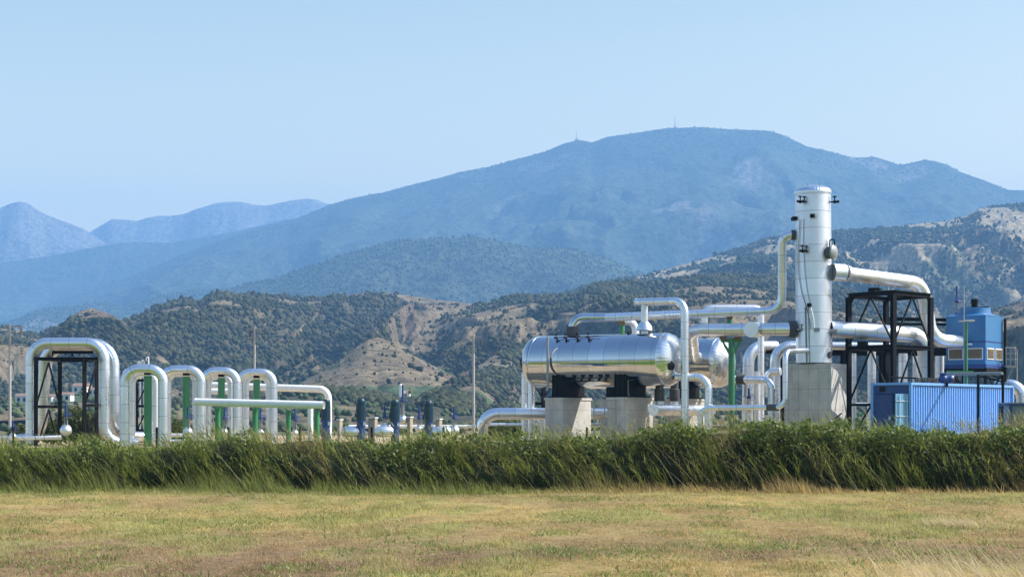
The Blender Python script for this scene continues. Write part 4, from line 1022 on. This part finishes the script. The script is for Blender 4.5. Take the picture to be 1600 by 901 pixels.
# manhole with davit
q = P(1289,396,110); d = Vector((.80,-.60,0)).normalized(); q, _d = onc(1294, 395)
m = MB(); m.cyl(q-d*.2, q+d*.32, .36, None, 28); m.build('manhole_neck', M['dark'], col)
m = MB(); m.lathe(q+d*.3, d, [(0,.45),(.1,.45),(.12,.42),(.2,.28),(.24,.001)], 28); m.build('manhole_cover', M['grey'], col)
m = MB(); m.tube(fillet([q+d*.1+UZ*.3, q+d*.1+UZ*.78, q+d*.42+UZ*.78, q+d*.42+UZ*.3], .15), .04, 8); m.build('davit', M['black'], col)
# plinth
pc = P(1275, 568, 110.5); pth = thing('concrete_plinth', 'big square concrete plinth under the tall column', 'plinth', (pc.x, pc.y, YARD_Z))
near = P(1299, 568, 108.9); aa, bb = 2.95, 2.45
q = [near-AX*aa+AY*0, near, near+AY*bb, near-AX*aa+AY*bb]; zt = CB.z-.02
_s = 2.95
MB().hexa([Vector((v.x, v.y, .6)) for v in q]+[Vector((v.x, v.y, zt)) for v in q]).build('plinth_block', M['concrete'], pth, False)
print('column centre rel', (CB-near).dot(AX), (CB-near).dot(AY))
# pipes right of the column
RN = None
root = thing('outlet_elbow', 'boxy white mitred elbow on the right side of the column', 'elbow', tuple(P(1300,425,110)))
m = MB(); m.cyl(P(1288,425,110.3), P(1300,425,109.95), .50, None, 28); m.build('neck', M['clad'], root)
m = MB(); m.cyl(P(1300,425,109.95), P(1319,426,110.2), .52, None, 28); m.build('mitre', M['clad_white'], root)
m = MB(); m.cyl(P(1318.8,426,110.2), P(1330,429,110.6), .515, .41, 28); m.build('reducer', M['clad_white'], root)
pipe('upper white pipe over the black frame, bending down behind it toward the cooling unit', [(1322,427.2,110.3),(1441,443,113.8),(1456,531,114.4),(1500,534,115.2)], 10.8, 'clad_white', 2.0)
pipe('thick white pipe through the middle of the black frame, bending down inside it', [(1297,514,110.3),(1390,520,111.0),(1446,525,113.0),(1447,704,113.0)], 12.6, 'clad_white', 1.7)
pipe('pale pipe behind the black frame at the level of its lower deck', [(1300,540,118),(1395,541,118)], 6.0, 'clad_white')
GV = 'pale uprights of the rear pipe rack'
for x_, r, t_, lab in ((1334,4,552,'leftmost slim upright of the rear rack'), (1362,6.5,545,'second upright of the rear rack, left of the brown column'), (1411,7,552,'third upright of the rear rack, right of the brown column'), (1468,7,556,'rightmost upright of the rear rack near the cooling unit'), (1430,4,556,'slim fourth upright of the rear rack')):
    pipe(lab, [(x_,704,118.5),(x_,t_,118.5)], r, 'clad_white', group=GV)
pipe('bright ground pipe seen low through the black frame', [(1326,631,124),(1370,631,124)], 2.6, 'clad')
rk = thing('pipe_rack', 'long dark rear pipe rack with heavy beams behind the frame', 'pipe rack', (P(1400,0,121).x, 121, YARD_Z))
for a, b_, w_ in (((1300,551,121),(1500,551,121),.36), ((1380,498,122),(1500,500,122),.22), ((1380,506,122),(1500,507,122),.16), ((1300,545,119.6),(1500,545,119.6),.15)):
    MB().beam(P(*a), P(*b_), w_).build('beam', M['black'], rk, False)
for x_, t_, mt in ((1318,545,'black'), (1385,497,'black'), (1378,551,'rust'), (1492,498,'black')):
    MB().beam(zc(x_,121,.8), fp(x_,t_,121), .3).build('post', M['black'], rk, False)
# black pipe frame (3D, four posts, two decks)
fL = P(1326,458,111.6); fN = P(1396,456.5,108.6); fR = P(1454,462,111.7); fB = fL+fR-fN
ztop = P(1396,456.5,108.6).z; zmid = P(1396,537,108.6).z; zlow = P(1326,632,111.6).z
root = thing('steel_frame', 'big black open steel frame carrying the white pipes right of the column', 'pipe frame', (fN.x, fN.y, YARD_Z))
C4 = [fL, fN, fR, fB]
def wz(v, z_): return Vector((v.x, v.y, z_))
for v in C4: MB().beam(wz(v, .8), wz(v, ztop-.12), .27, .04).build('post', M['black'], root, False)
for i in range(4):
    a, b_ = C4[i], C4[(i+1) % 4]
    MB().beam(wz(a, ztop), wz(b_, ztop), .27, .04).build('beam', M['black'], root, False)
    MB().beam(wz(a, zmid-.14), wz(b_, zmid-.14), .24, .04).build('beam', M['black'], root, False)
    mid_ = (a+b_)/2
    m = MB()
    for (p0, p1, z0, z1) in () if i > 1 else ((a, mid_, zmid, ztop-.15), (b_, mid_, zmid, ztop-.15), (a, mid_, zlow, zmid-.28), (b_, mid_, zlow, zmid-.28), (a, mid_, 1.0, zlow-.1), (b_, mid_, 1.0, zlow-.1)):
        m.bar(wz(p0, z0), wz(p1, z1), .085)
    m.bar(wz(a, zlow), wz(b_, zlow), .14)
    for v, o_ in () if i > 1 else ((a, b_), (b_, a)):
        dd = (o_-v); dd.z = 0; dd.normalize()
        m.add([wz(v, ztop-.1), wz(v, ztop-.75), wz(v+dd*.55, ztop-.1)]+[wz(v, ztop-.1)+Vector((.02,.03,0)), wz(v, ztop-.75)+Vector((.02,.03,0)), wz(v+dd*.55, ztop-.1)+Vector((.02,.03,0))], [(0,1,2),(5,4,3)])
    m.build('bracing', M['black'], root, False)
MB().box((P(1367,448,110.9).x, 110.9, ztop+.26), .34, .3, .15, -.4).build('pipe_shoe', M['black'], root, False)
MB().box((P(1348,533,110.6).x, 110.6, zmid+.05), .28, .25, .17, -.4).build('pipe_shoe', M['black'], root, False)
m = MB(); m.bar((wz(fL,0)*.45+wz(fR,0)*.0+wz(fN,0)*.55)+UZ*(ztop+.12), (wz(fB,0)*.6+wz(fR,0)*.4)+UZ*(ztop+.12), .2); m.build('cross_beam', M['black'], root, False)

# ------------------------------------------------------------------ blue container
al = math.radians(41); cN = P(1423,597,104); ux = Vector((math.cos(al), -math.sin(al), 0)); uy = Vector((math.sin(al), math.cos(al), 0)); Wc, Lc = 2.44, 12.6
zt = cN.z; zb = zt-2.95; cN.z = 0
ct = thing('shipping_container', 'long light blue corrugated container with an open end door', 'container', (cN.x, cN.y, YARD_Z))
m = MB(); NR = 44; pitch = (Lc-.3)/NR; vs = []; 
def side(offset, nrm):
    pts = []
    for i in range(NR):
        for u_, d_ in ((0,0),(.36,0),(.46,-.07),(.90,-.07)): pts.append((.15+(i+u_)*pitch, d_))
    pts.append((Lc-.15, 0)); vs = []
    for u_, d_ in pts:
        b_ = cN+offset+uy*u_+nrm*(d_-.03); vs += [wz(b_, zb+.16), wz(b_, zt-.14)]
    m.add(vs, [(2*i, 2*i+2, 2*i+3, 2*i+1) for i in range(len(pts)-1)])
side(Vector((0,0,0)), ux); side(-ux*Wc, -ux)
m.build('corrugated_side', M['blue'], ct, False)
m = MB()
for off in (Vector((0,0,0)), -ux*Wc):
    for z_ in (zt-.07, zb+.08):
        m.bar(wz(cN+off, z_), wz(cN+off+uy*Lc, z_), .12, .14 if z_ > 3 else .16)
for z_ in (zt-.07, zb+.08):
    m.bar(wz(cN, z_)+uy*.0, wz(cN-ux*Wc, z_), .12, .14); m.bar(wz(cN+uy*Lc, z_), wz(cN+uy*Lc-ux*Wc, z_), .12, .14)
for a in (0, 1):
    for b_ in (0, 1):
        v = cN-ux*Wc*a+uy*Lc*b_; m.bar(wz(v, zb), wz(v, zt), .15, .15)
m.build('frame', M['blue'], ct, False)
q = [cN, cN+uy*Lc, cN+uy*Lc-ux*Wc, cN-ux*Wc]
MB().hexa([wz(v, zt-.05) for v in q]+[wz(v, zt-.015) for v in q]).build('roof', M['blue'], ct, False)
e0 = cN+uy*.04
MB().hexa([wz(v, zt-.62) for v in (e0-ux*2.34, e0-ux*.1, e0-ux*.1+uy*.06, e0-ux*2.34+uy*.06)]+[wz(v, zt-.14) for v in (e0-ux*2.34, e0-ux*.1, e0-ux*.1+uy*.06, e0-ux*2.34+uy*.06)]).build('header_panel', M['blue2'], ct, False)  # darker blue than the sides: shade of this end put into the colour
def slab(x0, x1, z0, z1, d0, d1, mt, nm, parent=ct):
    vv = [e0-ux*x1-uy*d0, e0-ux*x0-uy*d0, e0-ux*x0+uy*d1, e0-ux*x1+uy*d1]
    return MB().hexa([wz(v, z0) for v in vv]+[wz(v, z1) for v in vv]).build(nm, M[mt], parent, False)
slab(1.15, 2.34, zb+.16, zt-.66, .01, .05, 'blue2', 'closed_door')  # door shares the container paint; the end's shade is painted in
slab(1.62, 2.0, zt-.52, zt-.22, .012, 0, 'void', 'vent_grille')
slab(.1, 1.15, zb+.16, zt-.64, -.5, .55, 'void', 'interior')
dr = MB(); hinge = e0-ux*.08; dd = (-uy*.93+ux*-.36).normalized()
vv = [hinge, hinge+dd*1.0, hinge+dd*1.0-ux*.05, hinge-ux*.05]
leaf = MB().hexa([wz(v, zb+.16) for v in vv]+[wz(v, zt-.64) for v in vv]).build('open_door', M['blue_cool_light'], ct, False)
m = MB()
for z_ in (zt-1.05, zt-1.9): m.bar(wz(hinge+ux*.02, z_), wz(hinge+dd*1.0+ux*.02, z_), .03, .04)
for k_ in (.25, .75): m.cyl(wz(hinge+dd*k_+ux*.05, zb+.3), wz(hinge+dd*k_+ux*.05, zt-.7), .02, None, 8)
m.build('lock_bars', M['frame_white'], leaf, True)
# pale vertical lettering on the dark inner panel
m = MB()
def stroke(pts, r=.028):
    m.tube([wz(e0-ux*(.92-a*.42)+uy*.44, zt-.72-b_) for a, b_ in pts], r, 6)
stroke([(.1,0),(.35,.18),(.5,.22),(.8,.18),(.85,.02)]); stroke([(.3,.22),(.22,.42)]); stroke([(.15,.5),(.15,.78),(.3,.92),(.9,.95),(.92,1.05),(.45,1.08),(.4,1.3),(.5,1.55),(.75,1.6)])
m.build('lettering', M['letter'], ct, True)
slab(1.28, 1.40, zt-2.1, zt-1.9, .03, -.005, 'letter', 'lock_box')
m = MB()
for k_ in (1, 3): m.bar(wz(cN-ux*Wc*.5*0+uy*Lc*.22*k_, .9), wz(cN+uy*Lc*.22*k_, zb), .4)
for k_ in (.1, .5, .9):
    c = cN-ux*Wc/2+uy*Lc*k_; m.box((c.x, c.y, (zb+.8)/2), 1.2, .3, (zb-.8)/2, -al)
m.build('footing', M['concrete'], ct, False)
# second container / cabin at the lower right edge
c2 = P(1578,631,101); cab = thing('site_cabin', 'grey panelled cabin with dark blue frame at the right edge', 'cabin', (c2.x+1.5, 101, YARD_Z))
MB().box((c2.x+1.5, 102.2, (c2.z+YARD_Z)/2), 1.42, 1.1, (c2.z-YARD_Z)/2-.05).build('wall_panel', M['tinted_panel'], cab, False)
m = MB()
for x_ in (c2.x+.06, c2.x+2.94):
    for y_ in (101.06, 103.3): m.bar((x_, y_, YARD_Z-.1), (x_, y_, c2.z), .13)
for y_ in (101.06, 103.3): m.bar((c2.x, y_, c2.z-.03), (c2.x+3.0, y_, c2.z-.03), .14, .14)
for x_ in (c2.x+.06, c2.x+2.94): m.bar((x_, 101.0, c2.z-.034), (x_, 103.36, c2.z-.034), .135, .135)
m.build('frame', M['blue2'], cab, False)
MB().box((c2.x+1.5, 102.2, c2.z+.06), 1.56, 1.25, .03).build('roof', M['grey'], cab, False)

# ------------------------------------------------------------------ cooling unit
ac = math.radians(38); kN = P(1540,574,114.5); vx = Vector((math.cos(ac), -math.sin(ac), 0)); vy = Vector((math.sin(ac), math.cos(ac), 0)); S_ = 2.62
zb_ = kN.z; zt_ = P(1540,492,114.5).z
cu = thing('cooling_tower', 'blue box cooling unit with round fan stack on a steel stand', 'cooling unit', (kN.x, kN.y, YARD_Z))
def cslab(p0, ex, ey, x0, x1, z0, z1, t0, t1, mt, nm, parent=cu):   # slab on a face: along ex, outward ey
    vv = [p0+ex*x0+ey*t0, p0+ex*x1+ey*t0, p0+ex*x1+ey*t1, p0+ex*x0+ey*t1]
    return MB().hexa([wz(v, z0) for v in vv]+[wz(v, z1) for v in vv]).build(nm, M[mt], parent, False)
q = [kN-vx*S_, kN, kN+vy*S_, kN-vx*S_+vy*S_]
MB().hexa([wz(v, zb_+.2) for v in q]+[wz(v, zt_) for v in q]).build('casing', M['blue_cool'], cu, False)
qq = [kN-vx*(S_+.06)-vy*.06, kN-vy*.06+vx*.06, kN+vy*(S_+.06)+vx*.06, kN-vx*(S_+.06)+vy*(S_+.06)]
zs = P(1540,533,114.5).z
MB().hexa([wz(v, zb_-.02) for v in qq]+[wz(v, zb_+.21) for v in qq]).build('basin', M['blue2'], cu, False)
m = MB(); 
for a, b_ in ((0,1),(1,2)): m.bar(wz(q[a], zs), wz(q[b_], zs), .05, .06)
m.build('seam', M['blue2'], cu, False)
kc = kN-vx*S_/2+vy*S_/2
m = MB(); q3 = [wz(v+(kc-v)*-.02, zt_) for v in q]+[wz(v+(kc-v)*.45, zt_+.20) for v in q]
m.hexa([wz(v, z_) for v, z_ in zip(q3, [zt_]*4+[zt_+.20]*4)]); m.build('roof_deck', M['blue_cool'], cu, False)
rf_ = .98
MB().lathe(wz(kc, zt_+.04), (0,0,1), [(0, rf_*1.1), (.25, rf_*1.02), (.46, rf_), (.48, rf_*.96), (.2, rf_*.9)], 40).build('fan_stack', M['blue_cool'], cu)
m = MB(); m.cyl(wz(kc, zt_+.5), wz(kc, zt_+1.05), .2, None, 16); m.cyl(wz(kc, zt_+.85), wz(kc, zt_+1.1), .23, None, 16); m.bar(wz(kc-vx*.9, zt_+.55), wz(kc+vx*.9, zt_+.55), .1); m.build('fan_motor', M['black'], cu)
zl0, zl1 = P(1540,561,114.5).z, P(1540,543,114.5).z
for face, (p0, ex, ey) in enumerate(((kN-vx*S_, vx, -vy), (kN, vy, vx))):
    for x0, x1 in ((.16, 1.18), (1.42, 2.46)):
        f_ = cslab(p0, ex, ey, x0, x1, zl0, zl1, 0, .05, 'frame_white', 'louvre_frame')
        lv = MB(); nn = 7
        for k_ in range(nn):
            z_ = zl0+.07+(zl1-zl0-.14)*(k_+.5)/nn; lv.bar(wz(p0+ex*(x0+.07)+ey*.06, z_), wz(p0+ex*(x1-.07)+ey*.06, z_), .03, (zl1-zl0-.14)/nn*.8, ey)
        vv = [p0+ex*(x0+.06)+ey*.03, p0+ex*(x1-.06)+ey*.03, p0+ex*(x1-.06)+ey*.056, p0+ex*(x0+.06)+ey*.056]
        lv.hexa([wz(v, zl0+.06) for v in vv]+[wz(v, zl1-.06) for v in vv])
        lv.build('louvre', M['louvre'], f_, False)
cslab(kN-vx*S_, vx, -vy, 1.3, 1.75, zs-.22, zs-.08, .0, .03, 'frame_white', 'sign_plate')
m = MB()
for v in q: m.bar(wz(v, .8), wz(v, zb_-.02), .2)
for i in range(4): m.bar(wz(q[i], zb_-.14), wz(q[(i+1) % 4], zb_-.14), .16, .22)
m.bar(wz(q[1], zb_-.2), wz(q[2], 3.4), .08); m.bar(wz(q[2], zb_-.2), wz(q[1], 3.4), .08); m.bar(wz(q[0], zb_-.2), wz(q[1], 3.4), .08)
m.build('stand', M['black'], cu, False)
m = MB(); m.bar(wz(q[2]+vx*.15, zb_-.9), wz(q[2]+vx*.15, P(0,498,116.5).z), .14); m.build('ladder_rail', M['black'], cu, False)
# service platform railing
rl = thing('platform_railing', 'small galvanised service platform railing right of the cooling unit', 'railing', (P(1579,0,116).x, 116, P(0,571,116).z))
m = MB(); m.box((P(1579,0,116).x, 116.2, P(0,572,116).z), .36, .5, .06); m.build('platform', M['grey'], rl, False)
m = MB()
for y_ in (543, 552, 561): m.cyl(P(1571,y_,116), P(1586,y_,116), .035, None, 8); m.cyl(P(1586,y_,116), P(1587,y_,117), .035, None, 8)
for x_ in (1572, 1579, 1586): m.cyl(P(x_,571,116), P(x_,543,116), .035, None, 8)
m.bar(P(1570,600,116), P(1583,574,116), .07); m.build('rail', M['grey'], rl)
# goal-post rail, mast, valve, pallets on container roof
gp_ = thing('pipe_gantry', 'thin grey goalpost gantry in front of the blue container', 'gantry', (P(1547,0,102.5).x, 102.5, YARD_Z))
MB().cyl(P(1480,584.5,108), P(1566,583,103), .09, None, 12).build('cross_pipe', M['grey'], gp_)
for x_, Y in ((1528.5,104), (1567,102.8)): MB().cyl(zc(x_,Y,.8), fp(x_,585,Y), .08, None, 12).build('post', M['black'], gp_)
MB().cyl(P(1528,587,105), P(1567,596,103), .05, None, 8).build('stay', M['black'], gp_); MB().cyl(P(1545,584,104.5), P(1566,592,103), .05, None, 8).build('stay', M['black'], gp_)
ms = thing('service_mast', 'thin pale mast with green lower section in front of the cooling unit', 'mast', (P(1507,0,111).x, 111, YARD_Z))
MB().cyl(zc(1506.5,111,.8), P(1506,447,111), .035, None, 8).build('pole', M['pole_c'], ms)
MB().cyl(zc(1510,111,.8), P(1510,503,111), .08, None, 10).build('lower_pole', M['green'], ms)
MB().cyl(P(1498,502,111), P(1523,501,111), .06, None, 8).build('crossbar', M['pole_c'], ms)
MB().box(P(1500,581,111), .75, .3, .08).build('bracket', M['green'], ms, False)
bv = thing('control_valve', 'blue control valve with round heads above the container roof', 'valve', tuple(P(1480,600,107)))
m = MB(); m.cyl(P(1472,592,107), P(1486,592,107), .2, None, 14); m.ball(P(1474,592,107), .27, 14); m.ball(P(1485,592.5,107), .24, 14); m.build('valve_body', M['blue2'], bv)
MB().lathe(P(1474,587,107), (0,0,1), [(0,.1),(.05,.2),(.14,.22),(.2,.05)], 14).build('actuator', M['blue2'], bv)
MB().cyl(P(1487,591,107), P(1490,591,107), .17, None, 12).build('flange', M['frame_white'], bv)
MB().bar(P(1479,597,107), P(1479,604,107), .15).build('support', M['black'], bv)
for i, (x0, x1, lab) in enumerate(((1431,1450,'dark brown timber stack on the container roof'), (1452,1466,'lighter wooden crate on the container roof beside the blue valve'))):
    Yp = 106+i*1.2; z0 = zt-.015; a, b_ = P(x0,0,Yp), P(x1,0,Yp); tb = thing('timber_stack', lab, 'timber', (a.x, Yp, z0), None)
    m = MB()
    for k_ in range(4): m.bar(Vector((a.x, Yp, z0+.05+k_*.075)), Vector((b_.x, Yp, z0+.05+k_*.075)), .5, .045)
    for f_ in (.05, .35, .65, .95):
        xx = a.x+(b_.x-a.x)*f_; m.bar((xx, Yp-.26, z0), (xx, Yp-.26, z0+.33), .06)
    m.build('planks', M['wood'] if i else M['bark'], tb, False)
rr_ = thing('roof_rail', 'thin dark rail above the container roof left of the timber', 'railing', tuple(P(1395,597,107)))
m = MB(); m.cyl(P(1388,589,107), P(1432,590.5,107), .05, None, 8); [m.cyl(P(x_,600,107), P(x_,589.5,107), .035, None, 8) for x_ in (1389,1409,1430)]; m.build('rail', M['black'], rr_)
pipe('fat silver pipe arching down at the right edge behind the container', [(1555,602,119),(1597,601,118.4),(1597,704,118.4)], 9.2, 'clad', 1.8)
lp = thing('lamp_pole', 'thin grey pole right of the service platform', 'pole', (P(1589,0,121).x,121,YARD_Z)); MB().cyl(zc(1589,121,.8), P(1589,546,121), .05, None, 8).build('pole', M['grey'], lp); MB().box(P(1587,546,121), .14,.1,.05).build('head', M['grey'], lp)
for x0, x1, lab, mt in ((1306,1315,'black stub handrail at the plinth foot','black'), (1338,1349,'dark green tipped stub handrail under the black frame','green')):
    h_ = thing('stub_handrail', lab, 'railing', (P(x0,0,100).x, 100, YARD_Z), 'stub handrails')
    m = MB(); m.bar(zc(x0,100,.8), P(x0,653,100), .08); m.build('post', M['black'], h_, False); MB().bar(P(x0,653,100), P(x1,645 if mt=='black' else 644,100), .09, .07).build('grip', M[mt], h_, False)

# ------------------------------------------------------------------ poles, wires, masts, houses
def tele(px_, top, Y, arms, lab, ins=()):
    b0 = P(px_, 0, Y); zt0 = P(0, top, Y).z
    r = thing('utility_pole', lab, 'pole', (b0.x, Y, 0), 'utility poles')
    MB().cyl((b0.x, Y, -.4), (b0.x, Y, zt0), .15, .11, 12).build('pole_shaft', M['pole_c'], r)
    for (x0, x1, y_) in arms: MB().bar(P(x0, y_, Y), P(x1, y_, Y), .14, .14).build('crossarm', M['grey'], r, False)
    for (x_, y_) in ins:
        m = MB(); z_ = P(x_, y_, Y); 
        for k_ in range(3): m.lathe(z_-UZ*(.1+.22*k_), (0,0,-1), [(0,.04),(.03,.13),(.1,.13),(.14,.04)], 10)
        m.build('insulator', M['dark'], r)
tele(15.5, 507, 170, ((11,36,509.5),(0,35,538)), 'pale utility pole at the far left edge with two crossarms', ((33,511),(34,541)))
tele(397.5, 511, 190, ((390,412,513.5),(388,402,527)), 'utility pole rising behind the rightmost low loop', ((391,515),(411,515)))
tele(740, 523, 185, ((734,753,526),(736,745,548)), 'slim pale utility pole standing alone left of the tanks', ((752,529),))
tele(-560, 505, 165, ((-566,-540,508),), 'utility pole outside the left of the view')
bpy.data.objects.remove([o for o in bpy.data.objects if o.get('label') == 'utility pole outside the left of the view'][0]) if False else None
for i, (ya, yb_, yc_) in enumerate(((511,515,529),(539,528,549))):
    pts = []
    ends = [P(-300,ya-3,165), P(34,ya,170), P(405,yb_,190), P(745,yc_,185), P(1500,yc_+34,240)]
    for a, b_ in zip(ends[:-1], ends[1:]):
        for k_ in range(12):
            f_ = k_/12; q = a+(b_-a)*f_; pts.append(q-UZ*4*.55*f_*(1-f_))
    pts.append(ends[-1]); m = MB(); m.tube(pts, .014, 5); o = m.build('power_line', M['dark'], None)
    tag(o, ('upper' if i == 0 else 'lower')+' thin wire strung between the utility poles', 'wire', 'wires between the utility poles')
for x_, top, base, lab in ((900.5,203,219,'thin radio mast on the left shoulder of the big mountain'), (1054.5,179,200,'taller radio mast near the summit of the big mountain')):
    r = thing('radio_mast', lab, 'mast', tuple(P(x_, base, 7000)), 'masts on the mountain')
    MB().lathe(P(x_, base+1, 7000), (0,0,1), [(0,1.5),((base-top)*7000/F*.6,1.1),((base-top)*7000/F,.5)], 6).build('lattice_shaft', M['grey'], r)
    MB().box(P(x_, base-1, 6990), 5, 4, 3).build('hut', M['wall'], r, False)
def house(px_, py_, Y, w_, h_, lab):
    zz, _, _ = hill_eval(NEAR, np.array([float(px_)]), np.array([float(Y)])); c = P(px_, 0, Y); z0 = max(float(zz[0]), 0)
    r = thing('farm_house', lab, 'house', (c.x, Y, z0), 'small white farm buildings')
    MB().box((c.x, Y, z0+h_/2-.3), w_/2, w_*.35, h_/2+.3, -.25).build('wall', M['wall'], r, False)
    m = MB(); ca, sa = math.cos(-.25), math.sin(-.25)
    L_ = lambda x, y, z_: (c.x+x*ca-y*sa, Y+x*sa+y*ca, z0+z_)
    a, b_ = w_/2+.3, w_*.35+.3
    m.add([L_(-a,-b_,h_),L_(a,-b_,h_),L_(a,b_,h_),L_(-a,b_,h_),L_(-a,0,h_+w_*.2),L_(a,0,h_+w_*.2)], [(0,1,5,4),(2,3,4,5),(0,4,3),(1,2,5),(3,2,1,0)]); m.build('roof', M['tile'], r, False)
    for x in (-.25, .2):
        q = L_(w_*x, -w_*.35-.03, h_*.5); MB().box(q, .5, .04, .6, -.25).build('window', M['void'], r, False)
for h_ in ((38,632,640,5,2.4,'white farm building low behind the far left pole'), (75,645,600,4,2.0,'small white shed between the left pole and the tall loops'), (104,645,600,4,2.2,'white farmhouse seen inside the black frame'), (128,615,700,6,2.6,'white farmhouse higher on the slope behind the black frame'), (148,632,660,4,2,'little white hut behind the right post of the black frame'), (597,626,820,5,2.5,'lone pale hut on the tan bank above the second motor')):
    house(*h_)
# bushes inside the plant
def shrub(px_, Y, w_, h_, lab):
    c = P(px_, 0, Y); r = thing('shrub', lab, 'bush', (c.x, Y, YARD_Z), 'bushes behind the pipe loops')
    n = 2600; a = RNG.normal(size=(n, 3)); a /= np.linalg.norm(a, axis=1)[:, None]; rr = RNG.random(n)**.35
    lump = .75+.5*fbm(a[:, 0]*2+3, a[:, 2]*2+a[:, 1], 211, 3)
    Cn = np.stack([a[:, 0]*rr*lump*w_/2, a[:, 1]*rr*lump*w_/2, h_*.52+a[:, 2]*rr*lump*h_*.5], -1)
    q = RNG.normal(size=(n, 3)); q /= np.linalg.norm(q, axis=1)[:, None]; u = np.cross(q, RNG.normal(size=(n, 3))); u /= np.linalg.norm(u, axis=1)[:, None]; w2 = np.cross(q, u)
    s = RNG.uniform(.05, .11, n)[:, None]
    V = np.stack([Cn-u*s*1.3, Cn-w2*s*.7, Cn+u*s*1.3, Cn+w2*s*.7], 1).reshape(-1, 3)
    lc = lerp(np.array([.05,.075,.02]), np.array([.15,.17,.05]), RNG.random(n))
    o = np_mesh('crown', V, np.arange(n*4).reshape(-1, 4), M['leaf'], np.repeat(lc, 4, 0)); o.parent = r
    m = MB()
    for k_ in range(5):
        an = k_*1.3; m.tube([Vector((c.x, Y, .8)), Vector((c.x+.3*math.cos(an), Y+.3*math.sin(an), YARD_Z+h_*.3)), Vector((c.x+.5*w_/2*math.cos(an), Y+.5*w_/2*math.sin(an), YARD_Z+h_*.7))], [.05, .035, .015], 6)
    m.build('stems', M['bark'], r)
shrub(118, 112, 2.4, 2.3, 'round green bush behind the middle post of the black frame')
shrub(143, 111, 1.9, 1.9, 'green bush just left of the first tall loop leg')
shrub(82, 114, 2.0, 1.4, 'low olive bush left of the blue valve inside the frame')
shrub(272, 118, 2.2, 1.5, 'low bush seen between the first two low loops')
shrub(30, 116, 1.4, 1.2, 'low bush right of the far left pole')
shrub(790, 124, 3.4, 1.6, 'green bush under the long silver elbow pipe')
# removed helper pole: none
for o in list(bpy.data.objects):
    if o.get('label') == 'utility pole outside the left of the view':
        for ch in list(o.children): bpy.data.objects.remove(ch)
        bpy.data.objects.remove(o)
